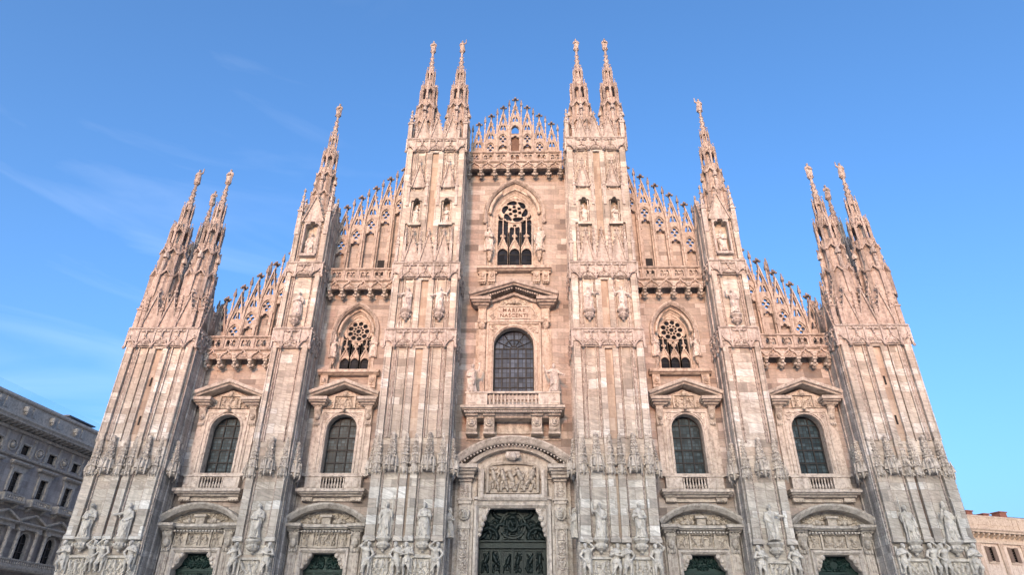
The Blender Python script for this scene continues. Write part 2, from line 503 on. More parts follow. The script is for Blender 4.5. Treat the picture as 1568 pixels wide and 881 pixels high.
def foliage(w, h, seed, res=0.035, k=0.8, sym=True):
    """scrolling carved leaves, mirrored about the middle"""
    rg = random.Random(seed)
    nx, nz = max(6, int(w/res)), max(6, int(h/res))
    X, Z = np.meshgrid(np.linspace(-w/2, w/2, nx), np.linspace(0, h, nz))
    H = np.zeros_like(X)
    A = np.abs(X) if sym else X
    m = min(w, h)
    for i in range(int(6 + 5*w*h/(m*m))):
        cx, cz = rg.uniform(0 if sym else -w/2, w/2), rg.uniform(0.05*h, 0.95*h)
        a = rg.uniform(0, 6.28); r = m*rg.uniform(.05, .09)
        px, pz = cx, cz
        for j in range(6):
            a += rg.uniform(.4, .9)
            q = (px + r*1.6*math.cos(a), pz + r*1.6*math.sin(a))
            stamp(H, A, Z, (px, pz), q, r*(1 - j*.1), 0.02, k*1.7)
            px, pz = q
    H[0, :] = H[-1, :] = 0; H[:, 0] = H[:, -1] = 0
    return H

# ------------------------------------------------------------------ figures: signed distance fields meshed as one surface
def surface_nets(F, o, h):
    S = F < 0
    nx, ny, nz = F.shape
    c = np.zeros((nx-1, ny-1, nz-1), int)
    for i in (0, 1):
        for j in (0, 1):
            for k in (0, 1):
                c += S[i:nx-1+i, j:ny-1+j, k:nz-1+k]
    act = (c > 0) & (c < 8)
    I, J, K = np.nonzero(act)
    idx = -np.ones(act.shape, int); idx[I, J, K] = np.arange(len(I))
    acc = np.zeros((len(I), 3)); cnt = np.zeros(len(I))
    cr = [(i, j, k) for i in (0, 1) for j in (0, 1) for k in (0, 1)]
    for a in cr:
        for b in cr:
            d = (b[0]-a[0], b[1]-a[1], b[2]-a[2])
            if sorted(d) != [0, 0, 1]: continue
            fa = F[I+a[0], J+a[1], K+a[2]]; fb = F[I+b[0], J+b[1], K+b[2]]
            x = (fa < 0) != (fb < 0)
            t = np.where(x, fa/np.where(x, fa - fb, 1), 0)
            p = np.array(a)[None] + t[:, None]*np.array(d)[None]
            acc += np.where(x[:, None], p, 0); cnt += x
    V = (np.stack([I, J, K], 1) + acc/np.maximum(cnt, 1)[:, None])*h + np.array(o)[None]
    fs = []
    for ax in range(3):
        sl = [slice(1, -1)]*3; sl[ax] = slice(0, -1)
        A = S[tuple(slice(0, -1) if q == ax else slice(1, -1) for q in range(3))]
        B = S[tuple(slice(1, None) if q == ax else slice(1, -1) for q in range(3))]
        G = np.argwhere(A != B)
        if not len(G): continue
        u, v = [(1, 2), (2, 0), (0, 1)][ax]
        base = G.copy(); base[:, u] += 1; base[:, v] += 1
        def cell(du, dv):
            q = base.copy(); q[:, u] -= du; q[:, v] -= dv
            return idx[q[:, 0], q[:, 1], q[:, 2]]
        f = np.stack([cell(1, 1), cell(0, 1), cell(0, 0), cell(1, 0)], 1)
        fl = ~A[tuple(G.T)]
        f[fl] = f[fl][:, ::-1]
        fs += f.tolist()
    return V, fs
def smin(a, b, k):
    h = np.clip(0.5 + 0.5*(b - a)/k, 0, 1)
    return b*(1-h) + a*h - k*h*(1-h)
class SDF:
    def __init__(s, lo, hi, h):
        s.lo = np.array(lo, float); s.h = h
        n = [int(math.ceil((hi[i]-lo[i])/h)) + 1 for i in range(3)]
        g = np.meshgrid(*[lo[i] + h*np.arange(n[i]) for i in range(3)], indexing='ij')
        s.X, s.Y, s.Z = g
        s.F = np.full(s.X.shape, 10.0)
    def put(s, d, k=0.04): s.F = smin(s.F, d, k) if k > 0 else np.minimum(s.F, d)
    def cap(s, a, b, r0, r1=None, k=0.04):
        r1 = r0 if r1 is None else r1
        a = np.array(a, float); b = np.array(b, float); d = b - a
        L = d @ d + 1e-9
        t = np.clip(((s.X-a[0])*d[0] + (s.Y-a[1])*d[1] + (s.Z-a[2])*d[2])/L, 0, 1)
        q = np.sqrt((s.X-a[0]-t*d[0])**2 + (s.Y-a[1]-t*d[1])**2 + (s.Z-a[2]-t*d[2])**2)
        s.put(q - (r0 + (r1-r0)*t), k)
    def ell(s, c, r, k=0.04):
        q = np.sqrt(((s.X-c[0])/r[0])**2 + ((s.Y-c[1])/r[1])**2 + ((s.Z-c[2])/r[2])**2)
        s.put((q - 1)*min(r), k)
    def mesh(s, name):
        s.F[0] = s.F[-1] = 1; s.F[:, 0] = s.F[:, -1] = 1; s.F[:, :, 0] = s.F[:, :, -1] = 1
        V, f = surface_nets(s.F, s.lo, s.h)
        me = bpy.data.meshes.new(name)
        me.from_pydata(V.tolist(), [], f)
        me.polygons.foreach_set('use_smooth', [True]*len(me.polygons))
        return me
def hand(S, p, d, sc_=1.0):
    """palm, four unequal bent fingers and a thumb at the side of the palm"""
    p = np.array(p, float); d = np.array(d, float); d /= np.linalg.norm(d)
    sd = np.cross(d, (0, 1, 0.2)); sd /= np.linalg.norm(sd)
    curl = np.array((0, -1.0, 0))
    S.cap(p, p + d*0.07*sc_, 0.042*sc_, 0.045*sc_, 0.03)
    for i, L in enumerate((0.075, 0.09, 0.085, 0.065)):
        b = p + d*0.09*sc_ + sd*(i - 1.5)*0.030*sc_
        m = b + (d*0.8 + curl*0.35)*L*0.55*sc_
        S.cap(b, m, 0.017*sc_, 0.015*sc_, 0.008); S.cap(m, m + (d*0.45 + curl*0.9)*L*0.5*sc_, 0.015*sc_, 0.013*sc_, 0.008)
    t = p + d*0.03*sc_ - sd*0.045*sc_
    S.cap(t, t + (d*0.6 - sd*0.6 + curl*0.3)*0.07*sc_, 0.018*sc_, 0.015*sc_, 0.01)
def robed(name, pose, h=0.028, seed=0):
    """standing robed figure 2.1 m tall, looking towards -y"""
    rg = random.Random(seed)
    S = SDF((-0.85, -0.55, -0.06), (0.85, 0.45, 2.75 if pose in ('raised', 'mitre', 'staff') else 2.3), h)
    X, Y, Z = S.X, S.Y, S.Z
    zs = np.array([-0.05, 0.05, 0.5, 0.95, 1.25, 1.55, 1.68, 1.76])
    rx = np.interp(Z, zs, [0.33, 0.36, 0.30, 0.30, 0.26, 0.32, 0.24, 0.10])
    ry = np.interp(Z, zs, [0.27, 0.29, 0.24, 0.23, 0.19, 0.19, 0.15, 0.09])
    lean = 0.05*np.sin(Z*2.0 + seed)
    a = np.arctan2((Y)/0.8, X - lean)
    fold = np.clip((1.5 - Z)/0.6, 0, 1)
    k = 1 + fold*(0.075*np.sin(8*a + 1.5*np.sin(Z*2.2 + seed) + seed) + 0.04*np.sin(15*a + Z*3 + seed))
    q = np.sqrt(((X - lean)/(rx*k))**2 + (Y/(ry*k))**2)
    S.put(np.maximum((q - 1)*np.minimum(rx, ry), np.maximum(-Z, Z - 1.78)), 0.0)
    # mantle thrown from hip to shoulder, knee pushing forward
    S.cap((0.26, -0.12, 0.95), (-0.18, -0.17, 1.5), 0.085, 0.06, 0.05)
    S.cap((0.28, -0.1, 0.95), (0.22, -0.2, 0.35), 0.07, 0.05, 0.06)
    S.cap((-0.14, -0.16, 0.85), (-0.12, -0.27, 0.55), 0.12, 0.08, 0.08)
    for i in range(5):
        x0 = rg.uniform(-.25, .25)
        S.cap((x0, -0.24, 0.9 - 0.1*i), (x0 + rg.uniform(-.12, .12), -0.27, 0.15), 0.028, 0.035, 0.03)
    # head: skull, nose, brow, beard, hair, ears
    t = 0.04*math.sin(seed*2.1)
    S.cap((0, 0, 1.7), (t*0.5, -0.02, 1.86), 0.075, 0.07, 0.04)
    S.ell((t, -0.03, 1.96), (0.115, 0.135, 0.155), 0.03)
    S.cap((t, -0.16, 1.98), (t, -0.185, 1.93), 0.02, 0.028, 0.015)
    S.cap((t - .06, -0.14, 2.0), (t + .06, -0.14, 2.0), 0.02, 0.02, 0.015)
    for sg in (-1, 1): S.ell((t + sg*.118, -0.02, 1.95), (0.02, 0.035, 0.05), 0.01)
    S.ell((t, 0.03, 1.99), (0.13, 0.13, 0.155), 0.02)
    if seed % 2 == 0: S.cap((t, -0.14, 1.86), (t, -0.17, 1.72), 0.07, 0.03, 0.03)
    if pose == 'mitre':
        S.ell((t, 0, 2.18), (0.12, 0.11, 0.22), 0.02)
    # feet
    for sg in (-1, 1): S.cap((sg*.12, -0.2, 0.03), (sg*.15, -0.34, 0.02), 0.06, 0.045, 0.03)
    def arm(sg, el, ha, d):
        sh = (sg*0.27, 0, 1.57)
        S.cap(sh, el, 0.095, 0.08, 0.06); S.cap(el, ha, 0.085, 0.055, 0.03)
        S.cap(el, (el[0], el[1] + .03, el[2] - 0.22), 0.06, 0.03, 0.05)     # sleeve
        hand(S, ha, d, 1.25)
    if pose == 'raised':
        arm(-1, (-.45, -.08, 1.62), (-.50, -.14, 1.98), (0.1, -.1, 1)); arm(1, (.37, -.06, 1.25), (.22, -.26, 1.12), (-.8, -.5, -.1))
    elif pose == 'book':
        arm(-1, (-.38, -.05, 1.27), (-.12, -.27, 1.30), (1, -.2, .1)); arm(1, (.38, -.05, 1.25), (.14, -.27, 1.15), (-1, -.2, .1))
        b = np.maximum.reduce([np.abs(X - 0.02) - .13, np.abs(Y + .34) - .04, np.abs(Z - 1.26) - .17]); S.put(b, 0.01)
    elif pose == 'staff':
        arm(-1, (-.42, -.05, 1.3), (-.46, -.26, 1.45), (0, -.4, 1)); arm(1, (.37, 0, 1.25), (.33, -.16, 0.95), (0, -.3, -1))
        S.cap((-.47, -.33, 0.0), (-.45, -.28, 2.6), 0.032, 0.032, 0.01)
        S.cap((-.57, -.28, 2.35), (-.33, -.28, 2.35), 0.032, 0.032, 0.01)
    elif pose == 'pointing':
        arm(1, (.50, -.06, 1.45), (.72, -.22, 1.40), (1, -.3, .1)); arm(-1, (-.36, -.04, 1.25), (-.12, -.26, 1.02), (.8, -.5, -.1))
    elif pose == 'folded':
        arm(-1, (-.38, -.06, 1.27), (.05, -.28, 1.36), (1, 0, .2)); arm(1, (.38, -.06, 1.27), (-.02, -.3, 1.24), (-1, 0, .2))
    elif pose == 'mitre':
        arm(-1, (-.42, -.1, 1.35), (-.38, -.28, 1.7), (0, -.1, 1)); arm(1, (.42, -.05, 1.3), (.44, -.26, 1.4), (0, -.4, 1))
        S.cap((.46, -.33, 0.0), (.44, -.28, 2.45), 0.03, 0.03, 0.01); S.cap((.44, -.28, 2.45), (.32, -.28, 2.58), 0.035, 0.03, 0.02)
    elif pose == 'herald':
        arm(-1, (-.52, -.02, 1.5), (-.70, -.1, 1.85), (-.3, -.1, 1)); arm(1, (.45, -.05, 1.4), (.62, -.2, 1.25), (.6, -.3, -.3))
        S.ell((0, .12, 1.5), (.42, .06, .38), 0.05)
    S.cap((-0.3, 0, -0.02), (0.3, 0, -0.02), 0.1, 0.1, 0.05)
    return S.mesh(name)
def atlas_mesh(name, seed):
    """muscular carrying figure, 2.3 m, one arm up over the bent head, cloth round the hips"""
    g = 1 if seed % 2 else -1
    S = SDF((-0.75, -0.6, -0.1), (0.75, 0.4, 2.45), 0.03)
    S.cap((0, -.05, 1.12), (g*.06, -.1, 1.62), 0.19, 0.24, 0.1)
    S.cap((-.2, -.08, 1.66), (.2, -.08, 1.66), 0.12, 0.12, 0.08)
    S.ell((-.11, -.26, 1.58), (.13, .09, .11), 0.06); S.ell((.11, -.26, 1.58), (.13, .09, .11), 0.06)
    S.ell((0, -.05, 1.05), (.25, .2, .17), 0.08)
    hx = -g*.1
    S.cap((0, -.08, 1.75), (hx, -.16, 1.9), 0.09, 0.09, 0.05)
    S.ell((hx, -.2, 1.98), (.125, .15, .16), 0.03)
    S.cap((hx, -.34, 1.98), (hx, -.36, 1.93), 0.022, 0.028, 0.015)
    S.ell((hx, -.14, 2.05), (.15, .15, .14), 0.03); S.cap((hx, -.3, 1.88), (hx, -.3, 1.76), 0.07, 0.04, 0.03)
    if seed < 2:
        S.cap((g*.28, -.08, 1.66), (g*.5, -.16, 1.88), 0.1, 0.085, 0.05); S.cap((g*.5, -.16, 1.88), (g*.16, -.2, 2.2), 0.085, 0.06, 0.03)
        hand(S, (g*.14, -.2, 2.2), (-g*1, 0, .3), 1.3)
    else:
        S.cap((g*.28, -.08, 1.66), (g*.44, -.2, 1.38), 0.1, 0.085, 0.05); S.cap((g*.44, -.2, 1.38), (g*.02, -.34, 1.5), 0.085, 0.06, 0.03)
        hand(S, (g*.0, -.34, 1.5), (-g*1, 0, .2), 1.3)
    if seed == 2:
        S.cap((-g*.28, -.08, 1.64), (-g*.44, -.18, 1.34), 0.1, 0.085, 0.05); S.cap((-g*.44, -.18, 1.34), (-g*.05, -.36, 1.36), 0.08, 0.055, 0.03)
        hand(S, (-g*.03, -.36, 1.36), (g*1, 0, .1), 1.3)
    else:
        S.cap((-g*.28, -.08, 1.64), (-g*.46, -.14, 1.34), 0.1, 0.085, 0.05); S.cap((-g*.46, -.14, 1.34), (-g*.26, -.26, 1.1), 0.08, 0.055, 0.03)
        hand(S, (-g*.24, -.27, 1.08), (g*.6, -.3, -.6), 1.3)
    for sg, kx, ky, fx in ((-1, -.2, -.16, -.16), (1, .22, -.28, .17)):
        S.cap((sg*.12, -.06, 1.0), (kx, ky, .56), 0.16, 0.1, 0.07); S.cap((kx, ky, .56), (fx, -.06, .1), 0.1, 0.06, 0.03)
        S.ell((fx - .0, -.0, .36), (.09, .1, .16), 0.05); S.cap((fx, -.06, .06), (fx, -.22, .02), 0.06, 0.05, 0.03)
    X, Y, Z = S.X, S.Y, S.Z
    a = np.arctan2(Y, X)
    rr = (0.29 + .06*(1.2 - Z))*(1 + .07*np.sin(9*a + 3*Z + seed))
    d = np.sqrt(X**2 + ((Y + .06)/.85)**2) - rr
    S.put(np.maximum(d*.8, np.maximum(.72 + .12*np.sin(2*X*g + 1) - Z, Z - 1.08)), 0.03)
    S.cap((-g*.2, -.25, 1.05), (g*.32, -.16, .2), 0.07, 0.05, 0.05)
    S.cap((g*.3, .1, 1.9), (g*.3, .05, .2), 0.1, 0.08, 0.05)
    return S.mesh(name)
def lion_mesh(name):
    S = SDF((-0.5, -0.6, -0.55), (0.5, 0.25, 0.6), 0.03)
    S.ell((0, 0, 0), (.36, .22, .40), 0.05)
    for i in range(14):
        a = 2*math.pi*i/14
        S.ell((.33*math.cos(a), -.08, .36*math.sin(a) + .02), (.11, .12, .11), 0.04)
    S.ell((0, -.2, .02), (.22, .16, .26), 0.04); S.ell((0, -.36, -.08), (.13, .14, .10), 0.04)
    S.cap((0, -.3, .12), (0, -.46, -.02), 0.06, 0.07, 0.03); S.cap((-.12, -.36, -.2), (.12, -.36, -.2), 0.06, 0.06, 0.03)
    for sg in (-1, 1): S.ell((sg*.12, -.34, .12), (.07, .06, .05), 0.02); S.ell((sg*.2, -.2, .3), (.07, .07, .09), 0.03)
    return S.mesh(name)
def mesh_obj(name, me, mat, parent=None, loc=(0, 0, 0), sx=1, scale=1.0, rz=0.0):
    if not me.materials: me.materials.append(mat)
    o = bpy.data.objects.new(name, me)
    COL.objects.link(o)
    o.parent = parent
    o.location = loc; o.scale = (sx*scale, scale, scale); o.rotation_euler = (0, 0, rz)
    if me.materials[0] != mat:
        o.material_slots[0].link = 'OBJECT'; o.material_slots[0].material = mat
    return o

POSES = ['raised', 'book', 'staff', 'pointing', 'folded', 'mitre', 'herald']
LOOK = {'raised': 'marble saint raising one arm', 'book': 'marble saint holding a book to the chest', 'staff': 'marble saint with a tall cross staff',
        'pointing': 'marble saint stretching one arm sideways', 'folded': 'marble saint with arms folded over the chest',
        'mitre': 'marble bishop in a pointed mitre with a crook', 'herald': 'marble draped figure with both arms spread'}
FIG = {p: robed('statue', p, 0.024, i) for i, p in enumerate(POSES)}
TIPFIG = [robed('finial_statue', p, 0.05, i + 3) for i, p in enumerate(('book', 'raised', 'folded'))]
ATLAS = [atlas_mesh('atlas_figure', i) for i in range(4)]
LION = lion_mesh('lion_mask')

# ================================================================== GROUND
gb = MB(); gb.box(-900, 900, -900, 1500, -0.5, 0.0)
GROUND, t_, b_ = newmat('paving')
N_ = NB(t_); P_, x_, y_, z_ = N_.pos()
br_ = N_.n('ShaderNodeTexBrick'); N_.link(P_, br_.inputs['Vector'])
br_.inputs['Color1'].default_value = (0.46, 0.43, 0.39, 1); br_.inputs['Color2'].default_value = (0.54, 0.51, 0.47, 1); br_.inputs['Mortar'].default_value = (0.16, 0.14, 0.13, 1)
br_.inputs['Scale'].default_value = 1; br_.inputs['Brick Width'].default_value = 1.2; br_.inputs['Row Height'].default_value = 0.6; br_.inputs['Mortar Size'].default_value = 0.01
N_.link(N_.mix('MULTIPLY', 1.0, br_.outputs['Color'], N_.ramp(N_.noise(P_, 0.2, 5), [(0.3, 0.8), (0.7, 1.05)])), b_.inputs['Base Color'])
b_.inputs['Roughness'].default_value = 0.6
tag(gb.build('piazza_ground', GROUND), 'pale stone paving of the square in front of the cathedral', 'ground', kind='structure')

# ================================================================== CATHEDRAL
cath = empty('cathedral', 'vast pink and white marble gothic cathedral with pinnacled stepped facade', 'cathedral')
def part(name): 
    o = bpy.data.objects.new(name, None); COL.objects.link(o); o.parent = cath
    return o

XC, XI, XO = 0.0, 14.3, 24.1           # axes of the bays
CX, CHW, CY = 7.72, 2.85, -3.8         # central double buttress
BX, BHW, BY = 18.75, 1.52, -3.0        # single buttress
TX, THW, TY = 30.05, 2.95, -3.0        # corner buttress

def rot_side(mb, bx, hw, yf, side):
    """local frame for the inner (-1) or outer (+1) flank of a buttress: local x runs front to back"""
    if side < 0: mb.M = Matrix.Translation((bx - hw, yf, 0)) @ Matrix.Rotation(-math.pi/2, 4, 'Z') @ Matrix.Translation((0, 0, 0))
    else: mb.M = Matrix.Translation((bx + hw, yf, 0)) @ Matrix.Rotation(math.pi/2, 4, 'Z')

def band_face(mb, cells, x0, x1, z0, h, yf=0.0, seed=0, am=None):
    """frieze of ogee arches under mullioned panels on a face whose plane is y=yf (outward -y)"""
    mb.box(x0, x1, yf - .07, yf + .4, z0 + .30*h, z0 + h - .02); mb.box(x0 + .02, x1 - .02, yf + .05, yf + .38, z0 + .02, z0 + .31*h)
    mb.prof_x(x0 - .05, x1 + .05, [(yf + .3, z0 + h - .14), (yf - .12, z0 + h - .14), (yf - .21, z0 + h - .06), (yf - .21, z0 + h + .02), (yf + .3, z0 + h + .08)])
    zm = z0 + .46*h
    for (a, b) in cells:
        c, hw = (a + b)/2, (b - a)/2
        half = a < x0 - .01 or b > x1 + .01
        path = ogee(c, z0 + .06, hw*.92, .50*h, 4)
        path = [p for p in path if x0 - .01 <= p[0] <= x1 + .01]
        if len(path) > 2: (am or mb).sweep(path, [(-.05, yf - .02), (-.05, yf - .21), (.06, yf - .21), (.06, yf - .02)])
        if not half:
            H = foliage(hw*1.45, .36*h, seed + int(c*10), 0.05, 1.1)
            mb.field(H, c - hw*.72, c + hw*.72, z0 + .10, z0 + .10 + .36*h, yf - .075)
            mb.ball(c, yf - .25, z0 + .56*h, .10, 1.2, 5)
            # pendant trefoil in the upper panel
            zt = z0 + h - .18
            for (ox, oz, r) in ((-.18, -.10, .12), (.18, -.10, .12), (0, -.16, .13), (0, -.34, .10), (0, -.48, .06)):
                mb.ball(c + ox, yf - .18, zt + oz, r, 1, 5)
            for sg in (-1, 1):
                mb.tube([(c + sg*hw*.88, yf - .14, zt), (c + sg*hw*.8, yf - .14, zt - .12), (c + sg*hw*.45, yf - .16, zt - .2), (c + sg*.1, yf - .16, zt - .05)], .045, 4)
    for e in sorted({round(v, 3) for cc in cells for v in cc if x0 - .01 <= v <= x1 + .01}):
        mb.box(e - .07, e + .07, yf - .18, yf - .02, z0 + .02, z0 + h - .17)
        (am or mb).ball(e, yf - .16, z0 - .02, .13, 1.2, 6)
class Pieces:
    """hands every gable or pinnacle drawn through it a mesh of its own under root"""
    def __init__(s, root, mat, name, bx):
        s.root, s.mat, s.name = root, mat, name
        s.M = Matrix.Translation((bx, 0, 0))
def gablet(mb, *a, **k):
    if isinstance(mb, Pieces):
        m = MB(); m.M = mb.M; m2 = MB(); m2.M = mb.M
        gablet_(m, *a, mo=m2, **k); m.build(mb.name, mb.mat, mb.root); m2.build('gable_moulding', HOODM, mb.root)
    else: gablet_(mb, *a, **k)
def pinnacle(mb, *a, **k):
    if isinstance(mb, Pieces):
        m = MB(); m.M = mb.M; pinnacle_(m, *a, **k); m.build('pinnacle', mb.mat, mb.root)
    else: pinnacle_(mb, *a, **k)
def gablet_(mb, c, hw, z0, h, y=0.0, crock=True, fin=True, mo=None):
    """blind gable with crockets standing on z0"""
    mb.plate([(c - hw, z0), (c + hw, z0), (c, z0 + h)], [], y - .05, y + .25)
    mo = mo or mb
    mo.sweep([(c - hw, z0 - .05), (c, z0 + h), (c + hw, z0 - .05)], [(-.07, y), (-.07, y - .2), (.07, y - .2), (.07, y)])
    n = max(3, int(h/.45))
    if crock:
        for i in range(1, n):
            t = i/n
            for sg in (-1, 1): mo.ball(c + sg*(hw*(1 - t) + .11), y - .1, z0 + h*t, .085, 1.1, 5)
    if fin:
        mo.box(c - .05, c + .05, y - .15, y - .05, z0 + h, z0 + h + .45)
        for (ox, oz) in ((-.12, .25), (.12, .25), (0, .25), (0, .5)): mo.ball(c + ox, y - .1, z0 + h + oz, .1, 1, 5)
def pinnacle_(mb, x, y, z0, z1, r=.16):
    """square shaft with a crocketed pyramid and knob"""
    zm = z0 + (z1 - z0)*.5
    mb.box(x - r, x + r, y - r, y + r, z0, zm)
    mb.box(x - r*1.35, x + r*1.35, y - r*1.35, y + r*1.35, zm - .08, zm + .06)
    mb.lathe(x, y, [(r*1.2, zm + .05), (r*.25, z1 - .25)], 4, math.pi/4)
    for i in range(3):
        z = zm + (z1 - zm)*(i + .7)/4
        q = r*(1.1 - i*.28)
        for (dx, dy) in ((q, 0), (-q, 0), (0, -q)): mb.ball(x + dx, y + dy, z, r*.42, 1, 4)
    mb.ball(x, y, z1 - .22, r*.75, .8, 5); mb.ball(x, y, z1 - .03, r*.45, 1.2, 5)

def canopy_mesh(mb, x, y, z0, h, w):
    """tall tabernacle hood: hanging gabled brim, stepped crocketed turret"""
    n = 6
    mb.lathe(x, y, [(w*.42, z0 + .12), (w*.52, z0 + .30), (w*.50, z0 + .85), (w*.40, z0 + .9)], n, math.pi/6)
    for i in range(n):
        a = 2*math.pi*i/n
        cx_, cy_ = x + w*.47*math.cos(a), y + w*.47*math.sin(a)
        mb.lathe(x + w*.54*math.cos(a + math.pi/6), y + w*.54*math.sin(a + math.pi/6), [(.03, z0 - .1), (.07, z0 + .05), (.065, z0 + .9), (.01, z0 + 1.25)], 5)
        mb.lathe(cx_, cy_, [(w*.22, z0 + .4), (w*.16, z0 + .75), (.02, z0 + 1.15)], 4, a)
        mb.ball(cx_ + .03*math.cos(a), cy_ + .03*math.sin(a), z0 + .25, .09, 1, 5)
    tiers = [(.34, .88, 1.40), (.26, 1.40, 1.88), (.20, 1.88, 2.35), (.15, 2.35, 2.75)]
    for (r, a, b) in tiers:
        a_, b_ = z0 + a*h/3.0, z0 + b*h/3.0
        mb.lathe(x, y, [(w*r, a_), (w*r, b_ - .1), (w*r*1.25, b_ - .06), (w*r*1.25, b_ + .03), (w*r*.8, b_ + .06)], n, math.pi/6)
        for i in range(n):
            q = 2*math.pi*i/n + math.pi/6
            mb.ball(x + w*r*1.15*math.cos(q), y + w*r*1.15*math.sin(q), (a_ + b_)/2, .075, 1.4, 5)
            mb.ball(x + w*r*1.2*math.cos(q + .5), y + w*r*1.2*math.sin(q + .5), a_ + .12, .06, 1.2, 4)
    mb.lathe(x, y, [(w*.16, z0 + h*.92), (w*.24, z0 + h*.96), (w*.2, z0 + h), (.03, z0 + h + .1)], 6)
def rib_cap(mb, x, y, z0, h, w):
    """narrow crocketed tabernacle that ends a rib: gabled foot with drops, shrinking stages, a knop on top"""
    st = ((.62, .00, .30), (.48, .30, .52), (.36, .52, .71), (.27, .71, .87), (.20, .87, .97))
    for k, (r, a, b) in enumerate(st):
        a_, b_ = z0 + a*h, z0 + b*h
        hh = b_ - a_
        mb.lathe(x, y, [(w*r*1.0, a_), (w*r*.95, a_ + hh*.72), (w*r*1.22, a_ + hh*.78), (w*r*1.22, a_ + hh*.88), (w*r*.8, b_)], 8, math.pi/8)
        for i in range(8):
            q = 2*math.pi*i/8
            c_, s_ = math.cos(q), math.sin(q)
            if s_ > .5: continue
            mb.ball(x + w*r*1.22*c_, y + w*r*1.22*s_, a_ + hh*.82, .07, 1.5, 5)
            mb.ball(x + w*r*1.10*c_, y + w*r*1.10*s_, a_ + hh*.35, .065, 2.0, 4)
            if k < 2: mb.ball(x + w*r*1.15*c_, y + w*r*1.15*s_, a_ + hh*.08, .085, 1.3, 5)
        if k < 3: mb.lathe(x, y - w*r*.95, [(.02, a_ + hh*.02), (w*r*.40, a_ + .12*hh), (w*r*.36, a_ + .45*hh), (.02, a_ + hh*.95)], 5, 0)
    for sg in (-1, 0, 1): mb.lathe(x + sg*w*.5, y - w*(.55 if sg == 0 else .3), [(.02, z0 - .18), (.085, z0 - .02), (.07, z0 + .1)], 6)
    mb.lathe(x, y, [(w*.16, z0 + h*.95), (w*.32, z0 + h), (w*.34, z0 + h + .08), (w*.2, z0 + h + .16), (.02, z0 + h + .24)], 7)
def bracket_mesh(mb, x, y, z1, w):
    """carved console tapering down to a knob"""
    mb.lathe(x, y, [(.05, z1 - 1.0), (.14, z1 - .92), (.10, z1 - .85), (w*.34, z1 - .7), (w*.40, z1 - .5), (w*.34, z1 - .32), (w*.5, z1 - .16), (w*.54, z1 - .12), (w*.54, z1)], 8, math.pi/8)
    for i in range(6):
        a = math.pi + math.pi*i/5
        mb.ball(x + w*.38*math.cos(a), y + w*.38*math.sin(a), z1 - .5, .1, 1.3, 5)
